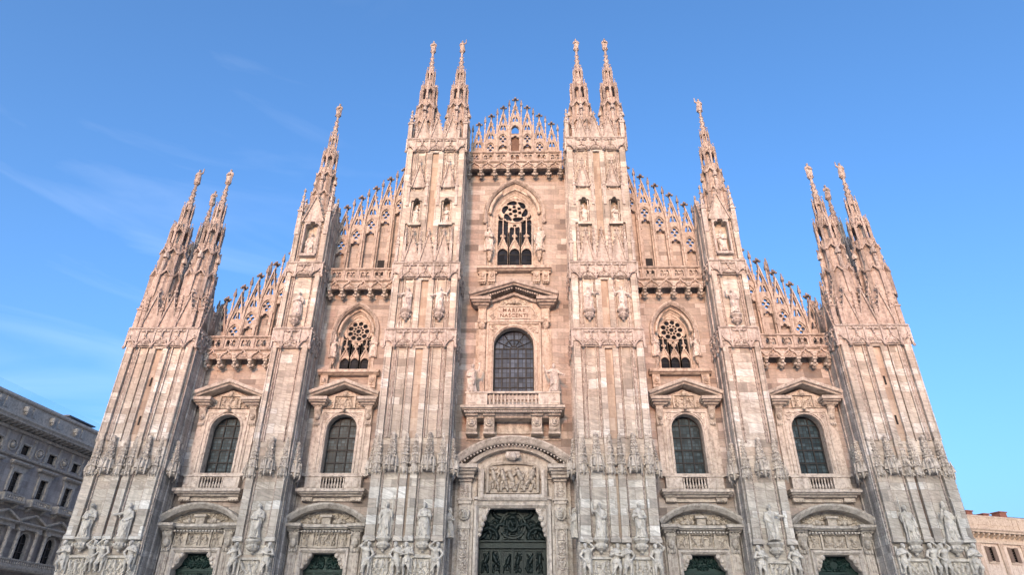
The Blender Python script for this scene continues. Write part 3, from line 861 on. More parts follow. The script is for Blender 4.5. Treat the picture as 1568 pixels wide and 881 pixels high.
def make_buttress(kind):
    root = part('buttress')
    if kind == 'C': bx, hw, yf, yb = CX, CHW, CY, 0.2
    if kind == 'B': bx, hw, yf, yb = BX, BHW, BY, 0.2
    if kind == 'T': bx, hw, yf, yb = TX, THW, TY, 3.4
    D = yb - yf
    zs = {'C': (24.05, 25.65, 30.6, 32.2, 45.2, 46.75), 'B': (24.45, 26.25, 31.5, 32.9, 38.2, 38.6), 'T': (24.45, 26.2)}[kind]
    core = MB()
    core.frame(bx, 0, 0)
    # main shaft: a recessed panel plane, 0.30 behind the rib fronts
    y0 = yf + .30
    pr = .30
    # --- tier below the first band
    zc0 = 9.05 if kind != 'C' else 8.9       # heads of the carrying figures
    zcan = 13.75
    core.taper(-hw + .02, hw - .02, y0, yb, 0, -hw + .02, hw - .02, y0, yb, zs[0] + .4)
    core.box(-hw - .25, hw + .25, yf - .45, yb - .1, 0, 4.6)      # plinth, below the picture
    if kind in 'CT':
        ribs = [(-2.45, .36), (-.38, .27), (.38, .27), (2.45, .36)]
        pan = (-1.42, 1.42)
    else:
        ribs = [(-1.2, .28), (1.2, .28)]
        pan = (0.0,)
    rp_ = MB(); rp_.frame(bx, 0, 0)
    for (c, w_) in ribs:
        core.box(c - w_, c + w_, yf, y0 + .1, zc0, zcan + .3)
        core.box(c - w_ - .08, c + w_ + .08, yf - .10, y0 + .1, zc0 - .06, zc0 + .16)
        core.taper(c - w_ - .08, c + w_ + .08, yf - .1, y0 + .1, zc0 + .16, c - w_, c + w_, yf - .003, y0 + .1, zc0 + .34)
        for sg in (-1, 1):
            xx = c + sg*(w_ + .13)
            if -hw < xx < hw and abs(xx) > .15: rp_.rope(xx, y0 - .04, zc0 - 1, zcan + .4)
    core.build('shaft', BUTT, root)
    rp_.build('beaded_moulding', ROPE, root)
    # slot and the slender shafts above the hoods
    up = MB(); up.frame(bx, 0, 0); up2 = MB(); up2.frame(bx, 0, 0)
    tiersz = [(16.4, zs[0])]
    if kind in 'CB': tiersz += [(zs[1] + .1, zs[2])]
    if kind == 'C': tiersz += [(zs[3] + .1, zs[4])]
    if kind == 'B': tiersz += [(zs[3] + .1, zs[4])]
    for (za, zb) in tiersz:
        if kind in 'CT':
            for c, w_ in ((-2.56, .27), (2.56, .27), (-.62, .16), (.62, .16)):
                up.box(c - w_, c + w_, yf, y0 + .1, za, zb)
            for c in (-2.16, -1.95, -.88, .88, 1.95, 2.16):
                up2.rope(c, y0 - .05, za, zb, .085, .45)
            for c in (-2.78, 2.78): up.lathe(c, yf + .02, [(.09, za), (.09, zb)], 6)
            for c in (-2.36, -1.80, -1.05, 1.05, 1.80, 2.36): up.box(c - .045, c + .045, y0 - .16, y0 + .1, za, zb)
            for c in (-2.05, -.76, .76, 2.05): up.lathe(c, y0 - .08, [(.05, za), (.05, zb)], 5)
        else:
            for c, w_ in ((-1.3, .2), (1.3, .2)): up.box(c - w_, c + w_, yf, y0 + .1, za, zb)
            for c in (-.98, -.8, .8, .98): up2.rope(c, y0 - .05, za, zb, .085, .45)
            for c in (-1.46, 1.46): up.lathe(c, yf + .02, [(.09, za), (.09, zb)], 6)
    # bases between zcan and hood tops
    if kind in 'CT':
        for c, w_ in ((-2.56, .27), (2.56, .27), (-.62, .16), (.62, .16)): up.box(c - w_, c + w_, yf + .05, y0 + .1, zcan, 16.5)
    else:
        for c, w_ in ((-1.3, .2), (1.3, .2)): up.box(c - w_, c + w_, yf + .05, y0 + .1, zcan, 16.5)
    # upper tiers of the core
    if kind in 'CB':
        zt_ = zs[5] if kind == 'C' else zs[4] + .3
        nz0, nz1, nhw = (36.55, 38.9, .50) if kind == 'C' else (33.9, 36.9, .62)
        up.box(-hw + .05, hw - .05, y0, yb, zs[0] + .3, zs[3])
        up.box(-hw + .05, hw - .05, y0 + .5, yb, zs[3], zt_)
        up.plate(rectp(-hw + .05, hw - .05, zs[3], zt_), [trefoil_head(c, nz0, nz1, nhw + .02) for c in pan], y0, y0 + .5)
    if kind == 'T': up.box(-hw + .05, hw - .05, y0, yb, zs[0] + .3, 27.2)
    up.build('upper_shaft', BUTT, root)
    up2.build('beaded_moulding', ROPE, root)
    # buff slot strips in the middle
    if kind in 'CT':
        for (za, zb) in tiersz:
            sl = MB(); sl.frame(bx, 0, 0)
            fr = MB(); fr.frame(bx, 0, 0)
            top = zb - .12
            sl.box(-.33, .33, y0 - .03, y0 + .1, za, top)
            for sg in (-1, 1): fr.box(sg*.40 - .08, sg*.40 + .08, yf + .02, y0 + .1, za, top + .1)
            fr.box(-.48, .48, yf + .02, y0 + .1, top - .02, zb)
            sl.build('slot_panel', SLOT, root)
            fr.build('slot_frame', BUTT, root)
        dk = MB(); dk.frame(bx, 0, 0)
        dk.box(-.105, .105, y0 - .06, y0 + .05, zc0 + .2, zcan + .2)
        dk.build('dark_groove', SLOT if kind == 'C' else LOUVRE, root)
        if kind == 'T':
            for z in (17.7, 21.0):
                lp = MB(); lp.frame(bx, 0, 0); lp.box(-.07, .07, y0 - .08, y0 + .02, z, z + .75); lp.build('loophole', DARK, root)
    # flank toward the nave: cooler, more streaked stone with plain vertical mouldings
    fl = MB()
    rot_side(fl, bx, hw, yf, -1)
    # local x negative runs backwards on this side
    top = {'C': 45.2, 'B': 38.2, 'T': 24.4}[kind]
    Dv = -yf
    fl.box(-Dv, -.35, -.02, .2, 4, top)
    for q in (-.42, -.75, -Dv*.55, -Dv + .25):
        fl.box(q - .07, q + .07, -.10, .05, 4, top)
    fl.build('flank', BUTTSIDE, root)
    # --- ornament bands
    for bi in range(0, len(zs) - 1, 2):
        z0, z1 = zs[bi], zs[bi + 1]
        bd = MB(); bd.frame(bx, 0, 0); am = MB(); am.frame(bx, 0, 0)
        if kind == 'B' and bi == 4: continue
        if kind in 'CT': cells = [(-3.5, -2.1), (-2.1, -.7), (-.7, .7), (.7, 2.1), (2.1, 3.5)]
        else: cells = [(-2.2, -.72), (-.72, .72), (.72, 2.2)]
        band_face(bd, cells, -hw, hw, z0, z1 - z0, yf, bi, am)
        for side in (-1, 1):
            rot_side(bd, bx, hw, yf, side); rot_side(am, bx, hw, yf, side)
            d_ = (-yf) if side < 0 else D
            n = 3 if kind != 'T' or side < 0 else 4
            if side < 0: cl = [(-(i + 1)*d_/n, -i*d_/n) for i in range(n)]; band_face(bd, cl, -d_, 0, z0, z1 - z0, 0.0, bi + 5, am)
            else: cl = [(i*d_/n, (i + 1)*d_/n) for i in range(n)]; band_face(bd, cl, 0, d_, z0, z1 - z0, 0.0, bi + 9, am)
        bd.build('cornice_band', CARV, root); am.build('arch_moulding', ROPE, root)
    # --- lower statues, hoods, brackets, reliefs, carrying figures
    for c in pan:
        cb = MB(); cb.frame(bx, 0, 0); canopy_mesh(cb, c, y0 - .28, zcan, 2.95, .92); cb.build('statue_canopy', HOOD, root)
        bk = MB(); bk.frame(bx, 0, 0); bracket_mesh(bk, c, y0 - .25, 9.1, 1.05); bk.build('statue_bracket', STAT, root)
        rp = MB(); rp.frame(bx, 0, 0)
        w_ = 1.3 if kind in 'CT' else 1.45
        rp.field(figures(w_, 1.15, 3, int(c*7 + bx*3)), c - w_/2, c + w_/2, 6.6, 7.75, y0 - .01)
        for (a, b, z0_, z1_) in ((c - w_/2 - .12, c + w_/2 + .12, 7.75, 7.9), (c - w_/2 - .12, c + w_/2 + .12, 6.45, 6.6), (c - w_/2 - .12, c - w_/2, 6.6, 7.75), (c + w_/2, c + w_/2 + .12, 6.6, 7.75)):
            rp.box(a, b, y0 - .22, y0 + .05, z0_, z1_)
        rp.build('relief_panel', STAT, root)
    for (c, w_) in ribs:
        rc = MB(); rc.frame(bx, 0, 0); rib_cap(rc, c, yf + .08, zcan - .05, 2.85, .45); rc.build('rib_hood', HOOD, root)
    for i, (c, w_) in enumerate(ribs):
        mesh_obj('atlas_figure', ATLAS[(0, 2, 3, 1)[(i + 'CBT'.index(kind)) % 4]], STAT, root, (bx + c, yf + .05, zc0 - 2.3), 1 if i % 2 else -1)
    # outer and inner flank hoods seen in profile
    for (side, x_) in ((-1, -1.2), (1, 1.2)):
        fh = MB(); rot_side(fh, bx, hw, yf, side); canopy_mesh(fh, x_, -.18, zcan, 2.85, .95); fh.build('statue_canopy', HOOD, root)
        for q in (1.9,):
            fh = MB(); rot_side(fh, bx, hw, yf, side); rib_cap(fh, x_*q, 0.08, zcan - .05, 2.85, .5); fh.build('rib_hood', HOOD, root)
    # --- middle statues' brackets and niches
    if kind in 'CB':
        zb_ = 27.45
        for c in pan:
            bk = MB(); bk.frame(bx, 0, 0); bracket_mesh(bk, c, y0 - .28, zb_, .95); bk.build('statue_bracket', CARV, root)
        # niche tier
        nz0, nz1, nhw, gz0, gz1 = (36.55, 38.9, .50, 40.7, 43.6) if kind == 'C' else (33.9, 36.9, .62, 37.0, 40.2)
        for c in pan:
            nb = MB(); nb.frame(bx, 0, 0)
            th = trefoil_head(c, nz0, nz1, nhw)
            ow = 1.0 if kind == 'C' else .78
            nb.plate(rectp(c - ow, c + ow, nz0 - .02, nz1 + 1.3), [th], yf + .02, y0 - .02)
            nb.sweep(th, [(-.01, yf - .04), (.07, yf - .04), (.07, yf + .1), (-.01, yf + .1)])
            nb.box(c - nhw - .12, c + nhw + .12, yf - .12, y0, nz0 - .28, nz0 - .03)
            nb.build('niche_front', BUTT if kind == 'C' else CARV, root)
        gt = Pieces(root, CARV, 'blind_gable', bx)
        if kind == 'C':
            for c in pan:
                gablet(gt, c, .62, gz0, gz1 - gz0, yf + .05)
                for sg in (-1, 1): pinnacle(gt, c + sg*.86, yf + .02, gz0 - 2.2, gz1 - .4, .13)
            for c in (-2.8, -1.4, 0.0, 1.4, 2.8):
                if abs(c) < 2.5: gablet(gt, c, .66, zs[3] + .12, 3.0, yf - .02)
            for c in (-2.75, -2.1, -.7, .7, 2.1, 2.75): pinnacle(gt, c, yf - .05, zs[3] + .1, zs[3] + 3.9, .13)
    if kind == 'C':
        tg = Pieces(root, CARV, 'crowning_gable', bx)
        zt = zs[5] + .1
        for c in (-1.42, 0, 1.42): gablet(tg, c, .68, zt, 2.9, yf + .1)
        for c in (-2.78, 2.78): pinnacle(tg, c, yf + .12, zt, zt + 3.9, .2)
        for c in (-2.12, -.71, .71, 2.12): pinnacle(tg, c, yf + .05, zt, zt + 2.4, .12)
        for side in (-1, 1):
            rot_side(tg, bx, hw, yf, side)
            for k in range(2):
                q = side*(1.0 + 1.5*k)
                gablet(tg, q, .68, zt, 2.9, .1); pinnacle(tg, q + side*.75, .05, zt, zt + (2.4 if k == 0 else 3.6), .14)
    if kind == 'B':
        tg = Pieces(root, CARV, 'crowning_gable', bx)
        gablet(tg, 0, 1.0, 37.45, 3.0, yf + .0)
        for c in (-1.36, 1.36): pinnacle(tg, c, yf + .1, 36.0, 41.4, .2); pinnacle(tg, c, -.3, 37.5, 41.0, .2)
        for side in (-1, 1):
            rot_side(tg, bx, hw, yf, side)
            gablet(tg, side*1.4, 1.0, 38.0, 2.6, .05)
    if kind == 'T':
        tg = Pieces(root, SPIRE, 'crowning_gable', bx)
        zt = zs[1] + .1
        for c in (-1.5, 0, 1.5): gablet(tg, c, .74, zt, 3.3, yf + .1)
        for c in (-2.2, -.75, .75, 2.2): pinnacle(tg, c, yf + .02, zt, zt + 3.2, .15)
        for c in (-2.75, 2.75): pinnacle(tg, c, yf + .2, zt, zt + 3.6, .2)
        # second, steeper row set back
        st = MB(); st.frame(bx, 0, 0); st.taper(-hw + .3, hw - .3, yf + .7, yb - .3, zt - .3, -hw + .75, hw - .75, yf + 1.2, yb - .8, zt + 3.2); st.build('gable_backing', SPIRE, root)
        for c in (-1.55, 1.55):
            gablet(tg, c, 1.1, zt + 1.3, 4.3, yf + .75)
            for sg in (-1, 1): pinnacle(tg, c + sg*1.12, yf + .7, zt + .8, zt + 4.7, .15)
        for side in (-1, 1):
            rot_side(tg, bx, hw, yf, side)
            for k in range(4):
                q = side*(.9 + 1.5*k)
                gablet(tg, q, .72, zt, 2.7, .1); pinnacle(tg, q + side*.75, .05, zt, zt + 2.9, .15)
            for k in range(2):
                q = side*(1.9 + 2.6*k)
                gablet(tg, q, .95, zt + 1.3, 3.4, .75)
    return root

bC, bB, bT = make_buttress('C'), make_buttress('B'), make_buttress('T')
mC, mB, mT = [mirror(b) for b in (bC, bB, bT)]
bC.rotation_euler.y = rad(0.38); bB.rotation_euler.y = rad(0.55); mB.rotation_euler.y = rad(-0.3)

# ------------------------------------------------------------------ spires
def make_spire(H, W, seed):
    """crocketed spire standing at the origin; H to the tip of its statue, W width at the foot"""
    root = bpy.data.objects.new('spire', None); COL.objects.link(root)
    s = H/15.8; k = W/2.9
    body = MB()
    def ring_posts(R, z0, z1, pw, n=8, hood=.5, rot=0.0):
        for i in range(n):
            a = 2*math.pi*i/n + rot
            x, y = R*math.cos(a), R*math.sin(a)
            body.M = Matrix.Translation((x, y, 0)) @ Matrix.Rotation(a - math.pi/2, 4, 'Z')
            body.box(-pw, pw, -pw, pw, z0, z1)
            body.box(-pw*1.25, pw*1.25, -pw*1.25, pw*1.25, z1 - .10*s, z1)
            body.lathe(0, 0, [(pw*1.5, z1), (pw*.3, z1 + hood*.8), (.02, z1 + hood)], 4, math.pi/4)
            body.ball(0, 0, z1 + hood, .07, 1.2, 4)
        body.M = None
    r = 1.45*k
    body.lathe(0, 0, [(r*1.0, 0), (r*.86, 2.4*s), (r*.90, 2.45*s), (r*.76, 2.9*s)], 8, math.pi/8)
    ring_posts(r*.90, 0, 2.5*s, .15*k, 8, 1.1*s)
    body.lathe(0, 0, [(r*.76, 2.4*s), (r*.64, 5.1*s), (r*.72, 5.2*s), (r*.72, 5.3*s), (r*.55, 5.6*s)], 8, math.pi/8)
    ring_posts(r*.73, 2.5*s, 5.0*s, .13*k, 8, 1.1*s)
    for i in range(8):        # chevron hoods between the piers
        a = 2*math.pi*(i + .5)/8
        for (R_, z_, hh) in ((r*.90, 2.35*s, .6*s), (r*.76, 4.9*s, .55*s)):
            body.M = Matrix.Translation((R_*math.cos(a), R_*math.sin(a), 0)) @ Matrix.Rotation(a + math.pi/2, 4, 'Z')
            body.sweep([(-.42*k, z_), (0, z_ + hh), (.42*k, z_)], [(-.06, .12), (-.06, -.14), (.07, -.14), (.07, .12)])
            body.ball(0, -.1, z_ + hh + .1, .09, 1.2, 5)
        body.M = None
    body.build('spire_base', SPIRE, root)
    body = MB()
    # lantern: open posts round a thin core
    body.lathe(0, 0, [(r*.30, 5.3*s), (r*.28, 8.4*s)], 8)
    ring_posts(r*.64, 5.2*s, 8.0*s, .105*k, 8, .9*s)
    body.lathe(0, 0, [(r*.70, 5.2*s), (r*.68, 6.0*s), (r*.72, 6.1*s), (r*.60, 6.2*s)], 8, math.pi/8)
    body.lathe(0, 0, [(r*.60, 7.75*s), (r*.66, 7.9*s), (r*.62, 8.1*s), (r*.36, 8.9*s)], 8, math.pi/8)
    for i in range(8):
        a = 2*math.pi*(i + .5)/8
        body.M = Matrix.Translation((r*.60*math.cos(a), r*.60*math.sin(a), 0)) @ Matrix.Rotation(a + math.pi/2, 4, 'Z')
        body.sweep([(-.24*k, 7.5*s), (0, 8.6*s), (.24*k, 7.5*s)], [(-.05, .08), (-.05, -.1), (.05, -.1), (.05, .08)])
        body.M = None
    body.build('lantern', SPIRE, root)
    body = MB()
    body.lathe(0, 0, [(r*.20, 8.6*s), (r*.17, 11.2*s)], 8)
    ring_posts(r*.36, 8.6*s, 10.6*s, .07*k, 8, .75*s)
    body.lathe(0, 0, [(r*.40, 8.7*s), (r*.37, 9.3*s), (r*.41, 9.36*s), (r*.3, 9.5*s)], 8, math.pi/8)
    body.lathe(0, 0, [(r*.34, 10.4*s), (r*.38, 10.5*s), (r*.30, 10.8*s), (r*.2, 11.4*s), (r*.10, 13.3*s), (r*.09, H - 1.95), (r*.17, H - 1.85), (r*.18, H - 1.75), (r*.13, H - 1.66)], 8, math.pi/8)
    for i in range(7):
        for q in range(4):
            a = q*math.pi/2 + math.pi/4*(i % 2)
            z = (11.0 + i*.36)*s; R_ = r*(.26 - i*.02)
            body.ball(R_*math.cos(a), R_*math.sin(a), z, .07, 1.2, 4)
    body.build('spirelet', SPIRE, root)
    # small figures in tabernacles on the front
    for (a, R_, z_) in ((-math.pi/2, r*.84, 2.9*s), (0, r*.84, 2.9*s), (math.pi, r*.84, 2.9*s)):
        x, y = R_*math.cos(a), R_*math.sin(a)
        fg = MB()
        fg.lathe(x, y, [(.2*k, z_ - .5*s), (.24*k, z_ - .2), (.24*k, z_ - .1)], 8)
        fg.lathe(x, y, [(.15, z_ - .1), (.13, z_ + .5), (.17, z_ + .9), (.06, z_ + 1.02)], 7); fg.ball(x, y, z_ + 1.14, .10, 1.2, 6)
        fg.lathe(x, y, [(.26*k, z_ + 1.35), (.28*k, z_ + 1.6), (.04, z_ + 2.2)], 6)
        fg.build('tabernacle_figure', CARV, root)
    mesh_obj('finial_statue', TIPFIG[seed % 3], SPIRE, root, (0, 0, H - 1.72), 1, .84)
    return root
def place_spires(H, W, spots):
    proto = None
    for i, (x, y, z) in enumerate(spots):
        if proto is None: proto = o = make_spire(H, W, i); o.parent = cath
        else: o = copy_tree(proto, cath)
        for ch in o.children:
            if ch.name.startswith('finial_statue'):
                ch.data = TIPFIG[i % 3]
                if not ch.data.materials: ch.data.materials.append(SPIRE)
        o.location = (x, y, z)
        o.scale = (1 if x > 0 else -1, 1, 1)
place_spires(16.3, 2.75, [(x, -1.95, 47.0) for x in (-9.35, -6.02, 6.9, 10.15)])
place_spires(15.4, 2.35, [(x, -1.35, 38.8) for x in (-19.1, 19.7)])
place_spires(15.5, 2.75, [(x, y, 29.4) for (x, y) in ((-28.95, -1.6), (-32.15, -1.6), (-32.1, 1.9), (29.25, -1.6), (32.4, -1.6), (32.4, 1.9))])
for sg in (-1, 1):
    for (x, y, z0, z1) in ((8.1, -1.2, 47.0, 52.2), (10.3, -.5, 46.9, 50.6)):
        mb = MB(); mb.lathe(sg*x, y, [(.035, z0), (.025, z1 - .3), (.008, z1)], 5); mb.build('lightning_rod', IRON, cath)
for sg in (-1, 1):
    for (x, y) in (((29.1, -1.6), (32.2, -1.6), (32.2, 1.9))):
        mb = MB(); mb.lathe(sg*x, y, [(1.42, 26.3), (1.40, 29.5)], 8, math.pi/8); mb.build('spire_foot', SPIRE, cath)
# two slim pinnacles farther back over the aisles
for sg in (-1, 1):
    mb = MB(); mb.frame(sg*31.2*.87, 8, 0)
    pinnacle(mb, 0, 0, 27, 35.5, .42); pinnacle(mb, .5, .3, 27, 33.5, .2); pinnacle(mb, -.5, .3, 27, 33.2, .2)
    mb.lathe(0, 0, [(.3, 34.5), (.1, 38.0), (.22, 38.2), (.2, 39.0), (.08, 39.8)], 6)
    mb.build('aisle_pinnacle', FINIAL, cath)

# ------------------------------------------------------------------ bay walls with real openings
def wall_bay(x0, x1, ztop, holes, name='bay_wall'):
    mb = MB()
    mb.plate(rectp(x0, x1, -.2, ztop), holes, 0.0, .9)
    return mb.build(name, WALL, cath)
def jamb(mb, outer, inner, y0, y1):
    """splayed reveal between two arch lines with the same number of points"""
    n = len(outer)
    vs = [(p[0], y0, p[1]) for p in outer] + [(p[0], y1, p[1]) for p in inner]
    mb.add(vs, [(i, i+1, n+i+1, n+i) for i in range(n-1)])

WIN_HW, WIN_Z0, WIN_ZS = 1.25, 14.45, 18.15
def arch_hole(c, hw, z0, zs, rise=None): return arch(c, z0, zs, hw, hw if rise is None else rise)
H_win = lambda c: arch_hole(c, 1.32, WIN_Z0 - .05, WIN_ZS)
H_bal = lambda c: rectp(c - .94, c + .94, 13.16, 14.08)
H_goth_i = lambda c: arch(c, 23.5, 27.15, 1.86, 2.78)
H_goth_c = arch(0, 33.95, 40.2, 2.78, 4.05)
H_mid = arch_hole(0, 1.85, 21.3, 25.75)
H_door = lambda c: rectp(c - 1.62, c + 1.62, 0.2, 8.5)
H_door_c = rectp(-2.65, 2.65, 0.2, 11.95)
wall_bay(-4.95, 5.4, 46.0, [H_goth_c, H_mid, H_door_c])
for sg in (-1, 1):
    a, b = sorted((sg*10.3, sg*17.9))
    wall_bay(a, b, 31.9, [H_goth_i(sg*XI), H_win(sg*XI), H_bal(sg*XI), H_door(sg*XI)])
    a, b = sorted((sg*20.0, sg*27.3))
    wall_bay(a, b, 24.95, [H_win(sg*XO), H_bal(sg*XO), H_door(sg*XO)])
nv = MB()
nv.box(-10.2, 10.2, 1.5, 90, 0, 44.0); nv.box(-20, 20, 1.52, 90, 0, 31.0); nv.box(-29.5, 29.5, 1.54, 90, 0, 24.6)
nv.build('nave_body', BUTTSIDE, cath)

# ------------------------------------------------------------------ gothic windows
def poly_sd(X, Z, P):
    """signed distance to a closed polygon, negative inside"""
    d = np.full(X.shape, 1e9); ins = np.zeros(X.shape, bool)
    n = len(P)
    for i in range(n):
        a, b = P[i], P[(i + 1) % n]
        np.minimum(d, segdist(X, Z, a, b), out=d)
        if abs(b[1] - a[1]) > 1e-12:
            c = (a[1] > Z) != (b[1] > Z)
            ins ^= c & (X < (b[0] - a[0])*(Z - a[1])/(b[1] - a[1]) + a[0])
    return np.where(ins, -d, d)
def solid_plate(mb, outer, holes, y0, y1, h):
    xs = [p[0] for p in outer]; zs = [p[1] for p in outer]
    gx = np.arange(min(xs) - 2*h, max(xs) + 2.5*h, h); gz = np.arange(min(zs) - 2*h, max(zs) + 2.5*h, h); gy = np.arange(y0 - 2*h, y1 + 2.5*h, h)
    X, Z = np.meshgrid(gx, gz, indexing='ij')
    F = poly_sd(X, Z, outer)
    for H in holes: F = np.maximum(F, -poly_sd(X, Z, H))
    Yd = np.abs(gy - (y0 + y1)/2) - (y1 - y0)/2
    G = np.maximum(F[:, None, :], Yd[None, :, None])
    V, f = surface_nets(G, (gx[0], gy[0], gz[0]), h)
    mb.add(V, f)
def gothic_window(c, z0, zs, hw, rise, ghw, grise, gz0, gzs, sill_hw, sill_z, swirl):
    root = part('gothic_window')
    n = 12
    out = arch(c, z0, zs, hw, rise, n)
    mid = arch(c, z0, zs - .05, (hw + ghw)/2 + .1, (rise + grise)/2 + .1, n)
    inn = arch(c, z0, gzs, ghw, grise, n)
    hd = MB()
    hd.sweep(arch(c, zs - 1.0, zs, hw + .12, rise + .12, n), [(-.12, .06), (-.12, -.18), (.02, -.3), (.16, -.24), (.2, .06)])
    hd.sweep(arch(c, z0, zs, hw + .02, rise + .02, n), [(-.10, .2), (-.10, -.07), (.06, -.07), (.06, .2)])
    for sg in (-1, 1): hd.ball(c + sg*(hw + .15), -.15, zs - 1.0, .24, 1.0, 7)
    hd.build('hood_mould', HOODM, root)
    rv = MB()
    jamb(rv, out, mid, .08, .45); jamb(rv, mid, inn, .45, .85)
    rv.sweep(mid, [(-.07, .5), (-.07, .36), (.07, .36), (.07, .5)])
    rv.sweep(inn, [(-.05, .9), (-.05, .72), (.09, .72), (.09, .9)])
    # short carved rolls hanging on the haunches of the arch
    q = arch(c, zs, zs, hw - .32, rise - .42, n)
    for (i0, i1) in ((1, 8), (len(q) - 9, len(q) - 2)):
        pth = [(p[0], .12, p[1]) for p in q[i0:i1 + 1]]
        rv.tube(pth, .17 if hw > 2.5 else .13, 6)
        e = pth[0] if i0 == 1 else pth[-1]
        rv.ball(e[0], .1, e[2] - .1, .22 if hw > 2.5 else .17, 1, 7)
    for sg in (-1, 1):       # jamb bases and brackets for the jamb statues
        x = c + sg*(hw*.5 + ghw*.5 + .14)
        rv.lathe(x, .12, [(.06, z0 + .9*hw/2.95), (.26*hw/2.95, z0 + 1.3*hw/2.95), (.22*hw/2.95, z0 + 1.5*hw/2.95), (.34*hw/2.95, z0 + 1.8*hw/2.95), (.34*hw/2.95, z0 + 1.9*hw/2.95)], 8)
    rv.build('reveal', PEACH, root)
    # tracery plate
    tr = MB()
    holes = []
    rc = grise*.0 + gzs + grise - ghw*1.13      # rose centre
    rr = ghw*(.86 if swirl else .80)
    rc = gzs + grise*(.26 if swirl else .27)
    if swirl:
        m = 6
        for i in range(m):
            a = 2*math.pi*i/m + .3
            up_, lo_ = [], []
            for t in range(9):
                u = t/8; ang = a + u*1.02
                Rm = .66 + .10*u; wd = .03 + .155*math.sin(math.pi*min(1, u**.75))**.8*(1 if u < .999 else 0)
                up_.append((c + rr*(Rm + wd)*math.cos(ang), rc + rr*(Rm + wd)*math.sin(ang)))
                lo_.append((c + rr*(Rm - wd)*math.cos(ang), rc + rr*(Rm - wd)*math.sin(ang)))
            holes.append(up_ + lo_[::-1])
            b_ = a + .35
            holes.append(circ(c + rr*.36*math.cos(b_), rc + rr*.36*math.sin(b_), rr*.125, 8))
        holes.append(circ(c, rc, rr*.175, 9))
    else:
        m = 9
        for i in range(m):
            a = 2*math.pi*i/m
            holes.append(circ(c + rr*.71*math.cos(a), rc + rr*.71*math.sin(a), rr*.205, 10))
            b_ = a + math.pi/m
            holes.append(circ(c + rr*.37*math.cos(b_), rc + rr*.37*math.sin(b_), rr*.11, 7))
        holes.append(circ(c, rc, rr*.2, 9))
    # three lights
    lw = 2*ghw/3
    m_ = .085*ghw/1.7
    lowh = gz0 + (gzs - gz0)*.36
    for i, ox in enumerate((-lw, 0, lw)):
        a, b = c + ox - lw/2 + m_, c + ox + lw/2 - m_
        h_ = (b - a)/2
        # bottom: pointed light
        holes.append(arch(c + ox, gz0 + .06, lowh - h_*1.0, h_, h_*1.15, 4))
        # middle: two slivers either side of a crocketed gable, closing to a trefoil head
        zt = (rc - rr*1.22) if i == 1 else (gzs - ghw*.14)
        zg = lowh + h_*.55
        for sg in (-1, 1):
            holes.append([(c + ox + sg*h_, zg), (c + ox + sg*h_, zt - h_*.55), (c + ox + sg*h_*.80, zt - h_*.20), (c + ox + sg*h_*.10, zt - h_*.40), (c + ox + sg*h_*.10, zg + (zt - zg)*.46), (c + ox + sg*h_*.52, zg + (zt - zg)*.16)])
        if i == 1: pass
        holes.append(circ(c + ox, zt + h_*.06, h_*.34, 8))
    # side eyes beside the rose
    for sg in (-1, 1):
        zq = gzs + grise*.02
        holes.append([(c + sg*ghw*.95, zq - .05*ghw), (c + sg*ghw*.93, zq + .16*ghw), (c + sg*ghw*.87, zq + .02*ghw), (c + sg*ghw*.70, zq - .22*ghw), (c + sg*ghw*.90, zq - .20*ghw)])
    solid_plate(tr, arch(c, gz0 - .3, gzs, ghw + .06, grise + .06, n), holes, .80, .98, .028 if swirl else .024)
    tr.sweep(circ(c, rc, rr*1.0, 24), [(-.035, .98), (-.035, .72), (.035, .72), (.035, .98)], closed=True)
    for i, ox in enumerate((-lw, 0, lw)):
        h_ = lw/2
        zt = (rc - rr*1.2) if i == 1 else (gzs - .1*ghw)
        tr.sweep([(c + ox - h_*.92, lowh - h_*.2), (c + ox, lowh + h_*1.95), (c + ox + h_*.92, lowh - h_*.2)], [(-.035, .9), (-.035, .68), (.05, .68), (.05, .9)])
        tr.box(c + ox - .05, c + ox + .05, .72, .8, lowh + h_*1.8, zt - h_*.2)
        for sg in (-1, 1): tr.box(c + ox + sg*h_ - .055, c + ox + sg*h_ + .055, .66, .82, gz0 - .1, lowh + h_*3.2)
        zc = lowh + h_*2.5
        for (ax, az) in ((0, 0), (-.16, 0), (.16, 0), (0, .2), (0, -.2)): tr.ball(c + ox + ax*ghw/1.7, .72, zc + az*ghw/1.7, .13*ghw/1.7, 1, 5)
        for t in range(1, 5):
            for sg in (-1, 1): tr.ball(c + ox + sg*h_*.92*(1 - t/5) + sg*.07, .72, lowh - h_*.2 + h_*2.15*t/5, .07*ghw/1.7, 1, 4)
    tr.build('tracery', PEACH, root)
    gl = MB(); gl.plate(arch(c, gz0 - .3, gzs, ghw + .1, grise + .1, n), [], 1.02, 1.06); gl.build('glass', GLASSG, root)
    bs = MB()
    for z in np.arange(gz0 + .75, gzs, .9 if hw > 2.5 else .7): bs.box(c - ghw, c + ghw, .985, 1.01, z - .025, z + .025)
    bs.build('glazing_bar', IRON, root)
    s_ = MB()
    s_.prof_x(c - sill_hw, c + sill_hw, [(.9, sill_z + .15), (-.45, sill_z + .15), (-.6, sill_z + .27), (-.75, sill_z + .3), (-.78, sill_z + .55), (-.5, sill_z + .6), (.9, sill_z + .75)])
    nb = 2 if hw > 2.5 else 1
    for sg in (-1, 1):
        for k in range(nb):
            x = c + sg*(sill_hw - .55 - k*.85)
            s_.box(x - .32, x + .32, -.42, .03, sill_z - 1.0, sill_z + .15)
            s_.box(x - .2, x + .2, -.5, -.4, sill_z - .75, sill_z - .05)
            s_.ball(x, -.5, sill_z - .38, .2, 1.3, 7)
            for dx in (-.2, 0, .2): s_.ball(x + dx, -.25, sill_z - 1.08, .1, 1, 5)
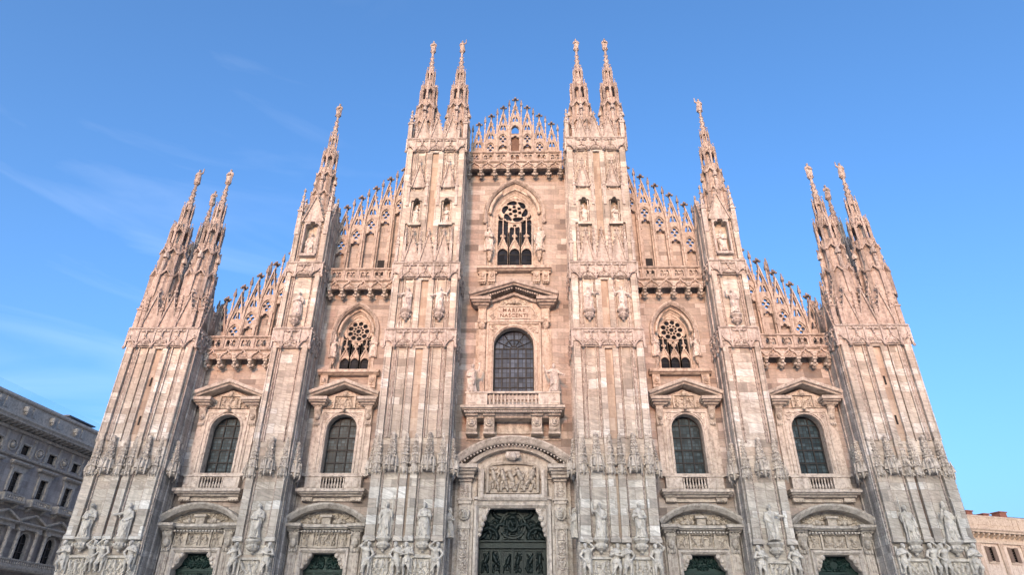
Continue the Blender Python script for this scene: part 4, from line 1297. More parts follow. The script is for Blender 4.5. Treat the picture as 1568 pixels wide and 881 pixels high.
    if nb == 2:
        for sg in (-1, 1): s_.box(c + sg*(sill_hw - .97) - .9, c + sg*(sill_hw - .97) + .9, -.3, .02, sill_z - .05, sill_z + .16)
    s_.build('sill', PEACH, root)
    return root
gothic_window(0, 33.95, 40.2, 2.78, 4.05, 1.75, 2.75, 34.4, 40.45, 3.5, 33.2, True)
for sg in (-1, 1): gothic_window(sg*XI, 23.5, 27.15, 1.86, 2.78, 1.35, 2.15, 23.75, 27.1, 2.65, 22.75, False)

# ------------------------------------------------------------------ round-headed windows with broken pediments
def baluster_row(mb, x0, x1, z0, z1, y, n):
    h = z1 - z0
    for i in range(n):
        x = x0 + (x1 - x0)*(i + .5)/n
        mb.lathe(x, y, [(.085, z0), (.085, z0 + .08*h), (.05, z0 + .12*h), (.10, z0 + .34*h), (.045, z0 + .62*h), (.06, z0 + .85*h), (.09, z0 + .92*h), (.09, z1)], 7)
def console(mb, c, y, z0, z1, w):
    """scrolled bracket with a carved face"""
    mb.prof_x(c - w, c + w, [(y + .3, z0), (y - .05, z0 + .02), (y - .12, z0 + .25*(z1-z0)), (y - .12, z0 + .55*(z1-z0)), (y - .42, z0 + .85*(z1-z0)), (y - .45, z1), (y + .3, z1)])
    mb.ball(c, y - .2, z0 + .5*(z1-z0), w*.85, 1.25, 8)
    mb.ball(c, y - .35, z0 + .46*(z1-z0), w*.4, 1.0, 6)
    for dx in (-.6, 0, .6): mb.ball(c + dx*w, y - .15, z0 + .12*(z1-z0), w*.33, 1.4, 6)
    for sg in (-1, 1): mb.ball(c + sg*w*.8, y - .38, z0 + .9*(z1-z0), w*.4, 1, 6)
def raking(mb, c, hw, z0, h, y0, th=.42):
    """triangular pediment cornice"""
    L = math.hypot(hw, h)
    for (o, yy, t0, t1) in ((0, y0, .16, th), (0, y0 + .25, 0, .18)):
        mb.sweep([(c - hw, z0), (c, z0 + h), (c + hw, z0)], [(t0, .1), (t0, yy + .05), (t0 + .05, yy), (t1, yy - .06), (t1 + .02, .1)])
def corn_piece(mb, x0, x1, z0, z1, y):
    h = z1 - z0
    mb.prof_x(x0 + .25, x1 - .25, [(.1, z0), (y + .55, z0), (y + .45, z0 + .3*h), (.1, z0 + .35*h)])
    mb.prof_x(x0 + .1, x1 - .1, [(.1, z0 + .3*h), (y + .25, z0 + .3*h), (y + .15, z0 + .55*h), (.1, z0 + .6*h)])
    mb.prof_x(x0, x1, [(.1, z0 + .55*h), (y + .02, z0 + .55*h), (y, z1 - .1*h), (y - .03, z1), (.1, z1 + .03)])
def dentils(mb, x0, x1, y, z0, z1, step=.22):
    n = max(1, int((x1 - x0)/step))
    for i in range(n):
        x = x0 + (x1 - x0)*(i + .5)/n
        mb.box(x - step*.3, x + step*.3, y - .12, y + .1, z0, z1)
def arched_window(c, seed):
    root = part('arched_window')
    fr = MB()
    hw, z0, zs = WIN_HW, WIN_Z0, WIN_ZS
    frame_out = rectp(c - 2.0, c + 2.0, z0, 19.85)
    fr.plate(frame_out, [arch(c, z0 - .0 + .02, zs, hw + .02, hw + .02, 9)], -.28, .03)
    fr.sweep(arch(c, z0, zs, hw, hw, 9), [(-.0, .75), (-.0, -.16), (.13, -.36), (.22, -.36), (.26, -.2), (.26, .1)])
    fr.sweep([(c - 1.72, z0), (c - 1.72, 19.55), (c + 1.72, 19.55), (c + 1.72, z0)], [(-.05, -.2), (-.05, -.36), (.08, -.36), (.08, -.2)])
    for sg in (-1, 1):
        a, b = sorted((c + sg*2.0, c + sg*2.45)); fr.box(a, b, -.2, .02, z0, 18.4)
        H = foliage(.62, .62, seed + sg + 5, .04, .7, False)
        a, b = sorted((c + sg*1.0, c + sg*1.62)); fr.field(H, a, b, 18.85, 19.47, -.285)
    fr.box(c - 2.62, c + 2.62, -.46, .02, z0 - .22, z0 - .003)
    fr.build('window_frame', TRIM, root)
    for sg in (-1, 1):
        cn = MB(); console(cn, c + sg*2.15, -.22, 18.35, 19.95, .27); cn.box(c + sg*2.15 - .36, c + sg*2.15 + .36, -.72, .02, 19.95, 20.13)
        cn.build('console', TRIMD, root)
    pd = MB()
    for sg in (-1, 1):
        a, b = sorted((c + sg*1.25, c + sg*2.92)); corn_piece(pd, a, b, 20.05, 20.6, -1.45)
    raking(pd, c, 2.95, 20.60, 1.12, -1.5)
    pd.plate([(c - 2.5, 20.55), (c + 2.5, 20.55), (c, 21.5)], [], -.35, .05)
    dentils(pd, c - 2.0, c + 2.0, -.3, 20.38, 20.52)
    pd.build('pediment', TRIMD, root)
    rl = MB()
    rl.box(c - 1.85, c + 1.85, -.32, .03, 19.9, 20.5)
    rl.sweep([(c - .85, 19.88), (c - .85, 20.95), (c + .85, 20.95), (c + .85, 19.88)], [(-.04, -.3), (-.04, -.55), (.1, -.55), (.1, -.3)])
    rl.box(c - .84, c + .84, -.36, 0, 19.9, 20.93)
    rl.field(figures(1.6, .95, 3, seed), c - .8, c + .8, 19.95, 20.9, -.375)
    for sg in (-1, 1):
        a, b = sorted((c + sg*.95, c + sg*1.8)); rl.field(foliage(.85, .75, seed + 3, .04, .8, False), a, b, 19.92, 20.67, -.33)
    rl.ball(c, -.6, 21.1, .24, 1.1, 8); rl.ball(c - .25, -.5, 21.02, .15, 1, 6); rl.ball(c + .25, -.5, 21.02, .15, 1, 6); rl.ball(c, -.5, 19.85, .17, 1, 6)
    rl.build('relief_panel', RELIEF, root)
    gl = MB(); gl.plate(arch(c, z0 - .03, zs, hw + .05, hw + .05, 9), [], .60, .64); gl.build('glass', GLASSW, root)
    gb_ = MB()
    for x in (-.42, .42): gb_.box(c + x - .045, c + x + .045, .50, .62, z0, zs + math.sqrt(hw*hw - x*x) - .01)
    for i in range(1, 5):
        z = z0 + i*1.05
        w_ = hw if z < zs else math.sqrt(max(.01, hw*hw - (z - zs)**2))
        gb_.box(c - w_, c + w_, .51, .61, z - .045, z + .045)
    gb_.sweep(arch(c, z0, zs, hw - .06, hw - .06, 9), [(-.03, .49), (-.03, .62), (.06, .62), (.06, .49)])
    gb_.build('glazing_bar', IRON, root)
    bl = MB()
    bl.box(c - 2.25, c - .95, -.62, .02, 13.12, 14.2); bl.box(c + .95, c + 2.25, -.62, .02, 13.12, 14.2)
    for sg in (-1, 1): a, b = sorted((c + sg*1.15, c + sg*2.05)); bl.box(a, b, -.66, -.6, 13.3, 14.05)
    bl.box(c - 2.32, c + 2.32, -.70, .02, 14.12, 14.225)
    baluster_row(bl, c - .93, c + .93, 13.13, 14.12, -.45, 8)
    corn_piece(bl, c - 2.72, c + 2.72, 12.62, 13.12, -1.15)
    for sg in (-1, 1):
        bl.box(c + sg*1.95 - .42, c + sg*1.95 + .42, -.42, .02, 12.28, 12.68); dentils(bl, c + sg*1.95 - .42, c + sg*1.95 + .42, -.42, 12.28, 12.4, .2)
    bl.box(c - 1.5, c + 1.5, -.22, .015, 12.3, 12.68)
    bl.build('balustrade', TRIM, root)
    bk = MB(); bk.box(c - 1.0, c + 1.0, .92, 1.0, 13.1, 14.1); bk.build('recess_shade_back', DARK, root)  # near-black colour paints in the shade of the recess behind the balusters
    return root
for i, c in enumerate((-XO, -XI, XI, XO)): arched_window(c, 40 + i*7)

# ------------------------------------------------------------------ side portals
def seg_arc(c, hw, z0, h, n=14):
    R = (hw*hw + h*h)/(2*h)
    a0 = math.asin(hw/R)
    return [(c + R*math.sin(-a0 + 2*a0*i/n), z0 + h - R + R*math.cos(-a0 + 2*a0*i/n)) for i in range(n + 1)]
def bronze_door(c, hw, z1, seed, root, y, center=False):
    db = MB()
    db.box(c - hw, c + hw, y, y + .2, .25, z1)
    if center:
        zt = 9.4
        db.field(foliage(2*hw - .3, z1 - zt - .3, seed, .035, 1.0), c - hw + .15, c + hw - .15, zt + .15, z1 - .15, y - .01)
        H = figures(1.4, 1.4, 3, seed + 3)
        db.field(H, c - .7, c + .7, zt + .55, zt + 1.95, y - .05)
        db.sweep(circ(c, zt + 1.25, .98, 24), [(-.06, y + .1), (-.06, y - .2), (.06, y - .2), (.06, y + .1)], closed=True)
        db.sweep(circ(c, zt + 1.25, .78, 24), [(-.03, y + .1), (-.03, y - .16), (.03, y - .16), (.03, y + .1)], closed=True)
        db.box(c - hw, c + hw, y - .22, y, zt - .45, zt - .3); db.box(c - hw, c + hw, y - .12, y, zt - .3, zt); db.box(c - hw, c + hw, y - .3, y, zt, zt + .12)
        db.box(c - .07, c + .07, y - .16, y, .25, zt - .45)
        for i in range(6):
            a = c - hw + .1 + i*(2*hw - .2)/6; b = a + (2*hw - .2)/6
            db.sweep(rectp(a + .06, b - .06, 7.1, zt - .6), [(-.04, y + .05), (-.04, y - .1), (.04, y - .1), (.04, y + .05)], closed=True)
            db.field(figures(b - a - .2, 1.6, 1, seed + i*5, 1.0), a + .1, b - .1, 7.2, 8.8, y - .01)
            for k in range(3):
                db.sweep(rectp(a + .06, b - .06, .6 + 2.1*k, 2.5 + 2.1*k), [(-.04, y + .05), (-.04, y - .1), (.04, y - .1), (.04, y + .05)], closed=True)
    else:
        zt = z1 - 1.25
        db.field(foliage(2*hw - .2, 1.0, seed, .035, 1.0), c - hw + .1, c + hw - .1, zt + .15, zt + 1.15, y - .01)
        db.box(c - hw, c + hw, y - .15, y, zt - .05, zt + .1)
        for i in range(4):
            a = c - hw + .05 + i*(2*hw - .1)/4; b = a + (2*hw - .1)/4
            for k in range(4):
                za = zt - 1.6 - k*1.6
                db.sweep(rectp(a + .05, b - .05, za + .05, za + 1.5), [(-.04, y + .05), (-.04, y - .1), (.04, y - .1), (.04, y + .05)], closed=True)
                db.field(figures(b - a - .2, 1.25, 1, seed + i*5 + k, 1.0, .045), a + .1, b - .1, za + .15, za + 1.4, y - .01)
    db.build('bronze_door', BRONZED if center else BRONZE, root)
def portal(c, seed):
    root = part('portal')
    pd = MB()
    arc = seg_arc(c, 3.0, 10.42, 1.15)
    pd.sweep(arc, [(.0, .1), (.0, -1.15), (.12, -1.3), (.26, -1.45), (.40, -1.5), (.46, .1)])
    pd.plate(arc + [(c + 3.0, 10.3), (c - 3.0, 10.3)], [], -.32, .05)
    for (a, b) in ((c - 3.15, c - 1.75), (c + 1.75, c + 3.15)): corn_piece(pd, a, b, 9.98, 10.46, -1.5)
    corn_piece(pd, c - 1.85, c + 1.85, 9.98, 10.44, -1.05)
    dentils(pd, c - 2.9, c + 2.9, -.75, 9.9, 10.02, .24)
    pd.build('pediment', TRIMD, root)
    ty = MB()
    ty.field(foliage(4.2, .82, seed, .05, 1.3), c - 2.1, c + 2.1, 10.5, 11.32, -.35)
    ty.box(c - .33, c + .33, -.95, -.3, 10.46, 10.95); ty.box(c - .45, c + .45, -1.1, -.3, 10.95, 11.12)
    for sg in (-1, 1):
        ty.ball(c + sg*1.0, -.6, 10.72, .26, .85, 8); ty.ball(c + sg*1.3, -.55, 10.66, .2, .85, 7); ty.ball(c + sg*.65, -.55, 10.68, .2, .9, 7); ty.ball(c + sg*.95, -.75, 10.62, .17, 1, 6)
    ty.build('tympanum_relief', RELIEF, root)
    fr = MB()
    fr.box(c - 2.6, c - 1.62, -.40, .02, 0, 9.0); fr.box(c + 1.62, c + 2.6, -.40, .02, 0, 9.0)
    fr.box(c - 1.9, c + 1.9, -.40, .018, 8.5, 9.95)
    for sg in (-1, 1):
        a, b = sorted((c + sg*1.7, c + sg*2.85)); fr.box(a, b, -.2, .015, 0, 10.0)
    fr.sweep([(c - 1.66, .3), (c - 1.66, 8.52), (c + 1.66, 8.52), (c + 1.66, .3)], [(-.05, .5), (-.05, -.42), (.1, -.58), (.22, -.58), (.28, -.45), (.28, -.3)])
    for sg in (-1, 1):
        # shouldered corners of the opening
        pts = [(c + sg*1.62, 8.5), (c + sg*.92, 8.5), (c + sg*.95, 8.25), (c + sg*1.12, 8.02), (c + sg*1.2, 7.75), (c + sg*1.42, 7.45), (c + sg*1.62, 7.3)]
        fr.plate(pts if sg < 0 else pts[::-1], [], -.35, .35)
        for (dx, dz, r) in ((1.05, 8.28, .2), (1.28, 8.0, .18), (1.38, 7.7, .15), (1.5, 7.45, .12)): fr.ball(c + sg*dx, -.36, dz, r, 1, 7)
        fr.box(c + sg*2.38 - .32, c + sg*2.38 + .32, -.5, .01, 0, 8.5)
        for k in (-.18, 0, .18): fr.box(c + sg*2.38 + k - .045, c + sg*2.38 + k + .045, -.55, -.5, .5, 8.3)
    fr.build('door_frame', TRIM, root)
    for sg in (-1, 1):
        cn = MB(); console(cn, c + sg*2.38, -.42, 8.45, 9.9, .34); cn.build('console', TRIMD, root)
    rl = MB()
    rl.field(figures(1.75, .95, 3, seed + 1, 1.2, .025), c - .87, c + .87, 8.9, 9.85, -.42)
    rl.sweep(rectp(c - .92, c + .92, 8.86, 9.88), [(-.07, -.36), (-.07, -.62), (.06, -.62), (.06, -.36)], closed=True)
    for sg in (-1, 1):
        a, b = sorted((c + sg*1.08, c + sg*1.85))
        rl.field(figures(.75, .85, 1, seed + 4 + sg), a, b, 8.95, 9.8, -.42)
        rl.sweep(rectp(a - .02, b + .02, 8.9, 9.85), [(-.04, -.36), (-.04, -.5), (.04, -.5), (.04, -.36)], closed=True)
    rl.build('relief_panel', RELIEF, root)
    bronze_door(c, 1.6, 8.5, seed, root, .45)
for i, c in enumerate((-XO, -XI, XI, XO)): portal(c, 80 + 11*i)

# ------------------------------------------------------------------ central portal
def central_portal():
    root = part('portal')
    pd = MB()
    arc = seg_arc(0, 4.5, 14.75, 1.85, 20)
    pd.sweep(arc, [(.0, .1), (.0, -1.5), (.10, -1.62), (.24, -1.72), (.42, -1.85), (.52, -1.85), (.56, .1)])
    pd.sweep([(p[0]*.86, p[1] - .26) for p in arc], [(-.1, .1), (-.1, -1.0), (.2, -1.15), (.22, .1)])
    pd.plate(arc + [(4.5, 14.0), (-4.5, 14.0)], [], -.42, .05)
    for sg in (-1, 1):
        a, b = sorted((sg*2.75, sg*4.75)); corn_piece(pd, a, b, 14.2, 14.85, -1.9)
        a, b = sorted((sg*3.05, sg*4.35)); pd.box(a, b, -1.15, .02, 13.95, 14.25)
    n = 34
    for i in range(n):
        p = seg_arc(0, 4.45, 14.75, 1.82, n)[i]
        pd.box(p[0] - .06, p[0] + .06, -1.45, -1.2, p[1] - .14, p[1] - .02)
    pd.build('pediment', TRIMD, root)
    rl = MB()
    zt = lambda x: 14.95 - .20*(x/1.85)**2
    rl.field(figures(3.7, 2.05, 5, 6, 1.2, .03), -1.85, 1.85, 12.95, 15.0, -.64)
    rl.box(-1.9, 1.9, -.62, 0, 12.85, 15.05)
    path = [(-2.0, 12.85), (-2.0, 14.8)] + [(x, 15.0 + .22*(1 - (x/2.0)**2)) for x in np.linspace(-1.7, 1.7, 9)] + [(2.0, 14.8), (2.0, 12.85)]
    rl.sweep(path, [(-.12, -.5), (-.12, -.85), (.05, -.95), (.1, -.5)])
    rl.build('relief_panel', RELIEF, root)
    mf = MB()
    mf.sweep([(-2.5, 14.6), (-2.5, 12.45), (2.5, 12.45), (2.5, 14.6)], [(-.2, .05), (-.2, -.9), (.02, -1.05), (.24, -1.05), (.26, .05)])
    mf.ball(0, -1.2, 15.55, .38, .8, 8); mf.ball(-.42, -1.1, 15.68, .22, 1, 7); mf.ball(.42, -1.1, 15.68, .22, 1, 7); mf.box(-.55, .55, -1.25, -.5, 15.8, 15.98); mf.ball(0, -1.35, 15.45, .16, 1, 6)
    corn_piece(mf, -3.0, 3.0, 12.12, 12.55, -.95)
    dentils(mf, -2.5, 2.5, -.75, 12.55, 12.66, .16)
    mf.prof_x(-2.75, 2.75, [(.02, 11.75), (-.5, 11.75), (-.72, 11.95), (-.72, 12.15), (.02, 12.2)])
    mf.build('lintel', TRIM, root)
    fr = MB()
    fr.box(-3.3, -2.6, -.45, .02, 0, 12.2); fr.box(2.6, 3.3, -.45, .02, 0, 12.2)
    for sg in (-1, 1):
        a, b = sorted((sg*2.75, sg*4.55)); fr.box(a, b, -.25, .012, 0, 14.1)
    fr.box(-2.8, 2.8, -.25, .014, 12.0, 14.05)
    fr.sweep([(-2.66, .3), (-2.66, 11.98), (2.66, 11.98), (2.66, .3)], [(-.05, .6), (-.05, -.5), (.12, -.75), (.3, -.75), (.36, -.5), (.36, -.3)])
    fr.sweep([(-3.12, .3), (-3.12, 11.6), (-2.95, 11.9)], [(-.08, -.3), (-.08, -.6), (.08, -.6), (.08, -.3)])
    fr.sweep([(2.95, 11.9), (3.12, 11.6), (3.12, .3)], [(-.08, -.3), (-.08, -.6), (.08, -.6), (.08, -.3)])
    for sg in (-1, 1):
        pts = [(sg*2.62, 11.95), (sg*1.95, 11.95), (sg*1.85, 11.6), (sg*2.05, 11.2), (sg*2.2, 10.7), (sg*2.32, 10.3), (sg*2.45, 9.9), (sg*2.62, 9.6)]
        fr.plate(pts if sg < 0 else pts[::-1], [], -.45, .4)
        fr.tube([(sg*2.1 + .33*math.cos(a)*(1 - a/16), -.45, 11.62 + .33*math.sin(a)*(1 - a/16)) for a in np.linspace(0, 11, 20)], .06, 5)
        for (dx, dz, r) in ((2.2, 11.0, .24), (2.35, 10.55, .22), (2.45, 10.15, .18), (2.5, 9.8, .14)): fr.ball(sg*dx, -.46, dz, r, 1, 7)
    fr.build('door_frame', TRIM, root)
    for sg in (-1, 1):
        pl = MB(); x = sg*3.72
        pl.box(x - .42, x + .42, -.6, .01, 0, 12.45)
        for z in np.arange(2.0, 10.0, 1.05): pl.field(foliage(.62, 1.0, int(z*10), .035, 1.0), x - .31, x + .31, z, z + 1.0, -.61)
        for e in (-.37, .37): pl.box(x + e - .05, x + e + .05, -.68, -.6, .5, 10.2)
        pl.box(x - .5, x + .5, -.72, .005, 12.05, 12.3); pl.box(x - .56, x + .56, -.8, 0.003, 12.3, 12.45)
        pl.box(x - .45, x + .45, -.65, .004, 12.45, 14.0)
        pl.field(foliage(.6, 1.3, 31, .035, .6), x - .3, x + .3, 12.55, 13.85, -.66)
        pl.box(x - .52, x + .52, -.85, .002, 13.75, 13.98)
        pl.box(x - .5, x + .5, -.75, .004, 10.2, 10.4)
        pl.build('pilaster', TRIM, root)
        o = mesh_obj('lion_mask', LION, TRIMD, root, (x, -.68, 11.25), 1, 1.05)
    bronze_door(0, 2.6, 11.95, 17, root, .55, True)
central_portal()

# ------------------------------------------------------------------ window over the balcony with its pediment and inscription
def loggia():
    root = part('arched_window')
    hw, z0, zs = 1.77, 21.3, 25.75
    fr = MB()
    fr.plate(rectp(-2.45, 2.45, 20.7, 28.0), [arch(0, 20.72, zs, hw + .02, hw + .02, 12)], -.22, .03)
    fr.sweep(arch(0, 20.75, zs, hw, hw, 12), [(0, .8), (0, -.12), (.12, -.32), (.3, -.32), (.34, -.1)])
    fr.sweep([(-2.3, 20.75), (-2.3, 27.85), (2.3, 27.85), (2.3, 20.75)], [(-.05, -.15), (-.05, -.36), (.12, -.36), (.12, -.15)])
    for sg in (-1, 1):
        a, b = sorted((sg*2.5, sg*3.15)); fr.box(a, b, -.34, .02, 20.7, 27.3); fr.box(a + .12, b - .12, -.4, -.33, 21.0, 27.0)
        a, b = sorted((sg*3.15, sg*3.35)); fr.box(a, b, -.18, .02, 20.7, 27.3)
        a, b = sorted((sg*1.25, sg*2.2)); fr.field(foliage(.9, .85, 60 + sg, .04, .8, False), a, b, 26.85, 27.7, -.225)
    fr.box(-2.5, 2.5, -.45, .018, 27.95, 28.2)
    fr.build('window_frame', PEACH, root)
    for sg in (-1, 1):
        cn = MB(); x = sg*2.85
        cn.lathe(x, -.3, [(.12, 27.25), (.3, 27.45), (.36, 27.7), (.3, 27.9), (.4, 28.1)], 8)
        for dx in (-.28, .28): cn.ball(x + dx, -.55, 27.95, .17, 1, 7)
        cn.box(x - .36, x + .36, -.5, .02, 28.1, 29.35); cn.box(x - .26, x + .26, -.55, -.5, 28.2, 29.2)
        cn.taper(x - .4, x + .4, -.6, .02, 29.3, x - .6, x + .6, -1.0, .02, 29.6)
        cn.build('console', PEACH, root)
    pd = MB()
    for sg in (-1, 1):
        a, b = sorted((sg*2.05, sg*3.92)); corn_piece(pd, a, b, 29.45, 30.05, -1.5)
        for k in range(5): pd.box(sg*(2.2 + .35*k) - .08, sg*(2.2 + .35*k) + .08, -1.2, -.5, 29.62, 29.75)
    raking(pd, 0, 3.95, 30.03, 1.3, -1.6, .46)
    pd.plate([(-3.3, 30.0), (3.3, 30.0), (0, 31.15)], [], -.25, .05)
    for i in range(1, 16):
        t = i/16
        for sg in (-1, 1): pd.box(sg*3.4*(1 - t) - .07, sg*3.4*(1 - t) + .07, -1.15, -.2, 30.0 + 1.2*t - .12, 30.0 + 1.2*t + .02)
    pd.sweep([(-2.6, 29.7), (0, 30.75), (2.6, 29.7)], [(-.08, -.1), (-.08, -.6), (.1, -.7), (.12, -.1)])
    pd.build('pediment', HOODM, root)
    tb = MB()
    tb.box(-2.45, 2.45, -.30, .02, 28.2, 29.95)
    tb.box(-1.40, 1.40, -.36, 0, 28.35, 29.5)
    tb.sweep(rectp(-1.45, 1.45, 28.32, 29.55), [(-.06, -.28), (-.06, -.45), (.06, -.45), (.06, -.28)], closed=True)
    for i in range(22):
        x = -1.36 + 2.72*i/21
        tb.ball(x, -.42, 28.32, .05, 1, 4); tb.ball(x, -.42, 29.55, .05, 1, 4)
    for sg in (-1, 1):
        tb.tube([(sg*(1.9 + .25*math.cos(a)*(1 - a/14)), -.32, 28.55 + .25*math.sin(a)*(1 - a/14)) for a in np.linspace(0, 9, 16)], .055, 5)
        tb.tube([(sg*1.95, -.32, 28.8), (sg*1.75, -.32, 29.3), (sg*1.55, -.32, 29.5)], .07, 5)
    tb.build('inscription_tablet', PEACH, root)
    ch = MB()
    H = foliage(2.5, .62, 71, .04, .9)
    ch.field(H, -1.25, 1.25, 29.63, 30.25, -.33)
    ch.ball(0, -.55, 29.95, .2, 1.15, 9); ch.ball(0, -.72, 29.92, .06, 1.3, 5)
    for sg in (-1, 1): ch.ball(sg*.28, -.5, 29.85, .17, .8, 7); ch.ball(sg*.5, -.45, 29.88, .12, .8, 6)
    ch.ball(0, -.5, 30.15, .15, .7, 7)
    ch.build('cherub_relief', RELIEF, root)
    for txt, z in (('MARIAE', 29.02), ('NASCENTI', 28.48)):
        cu = bpy.data.curves.new('lettering', 'FONT')
        cu.body = txt; cu.size = .49; cu.offset = .006; cu.align_x = 'CENTER'; cu.extrude = .015; cu.space_character = 1.28 if txt == 'MARIAE' else 1.12
        tmp = bpy.data.objects.new('lettering_curve', cu); COL.objects.link(tmp)
        bpy.context.view_layer.update()
        me = bpy.data.meshes.new_from_object(tmp.evaluated_get(bpy.context.evaluated_depsgraph_get()))
        bpy.data.objects.remove(tmp)
        me.materials.clear(); me.materials.append(LETTER)
        o = bpy.data.objects.new('lettering', me); COL.objects.link(o); o.parent = root
        o.rotation_euler = (rad(90), 0, 0); o.location = (0, -.375, z)
    gl = MB(); gl.plate(arch(0, 20.7, zs, hw + .05, hw + .05, 12), [], .62, .66); gl.build('glass', GLASSC, root)
    bs = MB()
    for x in (-1.06, -.35, .35, 1.06): bs.box(x - .04, x + .04, .52, .64, 20.75, zs + .02)
    for i in range(6):
        z = zs - i*.92 
        if z > 20.8: bs.box(-hw, hw, .53, .63, z - .04, z + .04)
    bs.sweep(arch(0, zs, zs, .9, .9, 8), [(-.035, .53), (-.035, .63), (.035, .63), (.035, .53)])
    bs.sweep(arch(0, zs, zs, .28, .28, 5), [(-.035, .53), (-.035, .63), (.035, .63), (.035, .53)])
    for a in (25, 58, 90, 122, 155):
        bs.tube([(.28*math.cos(rad(a)), .58, zs + .28*math.sin(rad(a))), (1.74*math.cos(rad(a)), .58, zs + 1.74*math.sin(rad(a)))], .035, 4)
    bs.sweep(arch(0, 20.75, zs, hw - .06, hw - .06, 12), [(-.03, .5), (-.03, .63), (.06, .63), (.06, .5)])
    bs.build('glazing_bar', IRON, root)
loggia()

def balcony():
    root = part('balcony')
    fl = MB()
    corn_piece(fl, -4.25, 4.25, 19.1, 19.55, -2.2)
    dentils(fl, -4.0, 4.0, -1.95, 19.0, 19.12, .2)
    fl.box(-3.3, 3.3, -1.3, .02, 18.75, 19.15)
    fl.box(-3.9, 3.9, -.12, .01, 17.2, 17.55)
    fl.box(-1.35, 1.35, -.16, .01, 17.75, 18.75)
    fl.build('floor_slab', TRIMD, root)
    rl = MB()
    for (a, b) in ((-3.85, -2.1), (2.1, 3.85)): rl.box(a, b, -2.0, .02, 19.58, 20.6)
    for (a, b) in ((-3.8, -2.95), (2.95, 3.8)): rl.box(a + .08, b - .08, -2.05, -1.98, 19.75, 20.45)
    rl.box(-2.1, 2.1, -1.95, -1.65, 19.58, 19.68)
    rl.box(-3.92, 3.92, -2.08, -1.5, 20.6, 20.75)
    baluster_row(rl, -2.05, 2.05, 19.68, 20.6, -1.8, 13)
    rl.build('balustrade', TRIM, root)
    for x in (-3.38, -1.95, 1.95, 3.38):
        bk = MB()
        bk.prof_x(x - .42, x + .42, [(.02, 17.55), (-.95, 17.55), (-1.25, 17.85), (-1.4, 18.85), (-1.85, 19.0), (-1.85, 19.12), (.02, 19.12)])
        bk.box(x - .48, x + .48, -1.05, .01, 17.5, 17.68)
        bk.box(x - .5, x + .5, -1.7, .01, 18.85, 19.0)
        o = bk.build('bracket', TRIMD, root)
        mesh_obj('lion_mask', LION, TRIMD, root, (x, -1.28, 18.38), 1, .85)
balcony()

# ------------------------------------------------------------------ parapets on corbels
def parapet(x0, x1, zb, n):
    """zb: foot of the corbels; the rail ends 2.95 above"""
    root = part('parapet')
    s = (x1 - x0)/n
    yf = -1.0
    p = MB()
    cell = []
    for i in range(n):
        c = x0 + s*(i + .5)
        for sg in (-1, 1):
            cx_ = c + sg*s*.19
            cell.append(arch(cx_, zb + 1.98, zb + 2.42, s*.115, s*.16, 3))
    p.plate(rectp(x0, x1, zb + 1.75, zb + 2.78), cell, yf, yf + .22)
    for i in range(n + 1):
        x = min(max(x0 + s*i, x0 + .1), x1 - .1)
        p.box(x - .11, x + .11, yf - .1, yf + .24, zb + 1.72, zb + 2.9)
        p.ball(x, yf - .1, zb + 1.72, .13, 1, 6)
    for i in range(n):
        c = x0 + s*(i + .5)
        p.ball(c, yf - .06, zb + 2.2, .09, 1.3, 5); p.ball(c, yf - .05, zb + 2.55, .08, 1, 5)
        p.ball(c + s*.19, yf - .03, zb + 2.05, .06, 1, 4); p.ball(c - s*.19, yf - .03, zb + 2.05, .06, 1, 4)
    p.prof_x(x0, x1, [(yf + .3, zb + 2.76), (yf - .1, zb + 2.76), (yf - .2, zb + 2.84), (yf - .2, zb + 2.95), (yf + .3, zb + 2.97)])
    p.build('pierced_rail', GABLE, root)
    f = MB()
    f.prof_x(x0, x1, [(.05, zb + 1.55), (yf - .08, zb + 1.55), (yf - .2, zb + 1.64), (yf - .2, zb + 1.74), (yf + .22, zb + 1.76), (.05, zb + 1.76)])
    f.box(x0, x1, yf, .04, zb + 1.15, zb + 1.56)
    for i in range(n):
        c = x0 + s*(i + .5)
        og = ogee(c, zb + .80, s*.46, .85, 4)
        f.plate(og, [], yf - .02, yf + .2)
        f.sweep(og, [(-.04, yf + .1), (-.04, yf - .2), (.06, yf - .2), (.06, yf + .1)])
        f.field(foliage(s*.7, .42, 90 + i % 3, .045, 1.0), c - s*.35, c + s*.35, zb + .86, zb + 1.28, yf - .03)
        f.ball(c, yf - .15, zb + 1.72, .1, 1.2, 5)
    f.build('arcade_frieze', GABLE, root)
    for i in range(n + 1):
        x = min(max(x0 + s*i, x0 + .17), x1 - .17)
        cb = MB()
        cb.prof_x(x - .17, x + .17, [(.02, zb + .30), (-.35, zb + .30), (-.75, zb + .48), (yf - .1, zb + .62), (yf - .14, zb + 1.2), (.02, zb + 1.2)])
        for sg in (-1, 1): cb.ball(x + sg*.2, -.7, zb + .3, .15, .8, 6)
        cb.ball(x, -.75, zb + .2, .16, 1, 6); cb.ball(x, -.5, zb + .08, .14, .9, 6); cb.ball(x, -.95, zb + .42, .14, 1, 6)
        cb.box(x - .22, x + .22, yf - .18, .02, zb + 1.12, zb + 1.25)
        cb.build('corbel', TRIMD, root)
parapet(-4.85, 4.85, 44.45, 7)
for sg in (-1, 1):
    a, b = sorted((sg*10.6, sg*17.2)); parapet(a, b, 30.35, 5)
    a, b = sorted((sg*20.25, sg*27.05)); parapet(a, b, 23.4, 5)

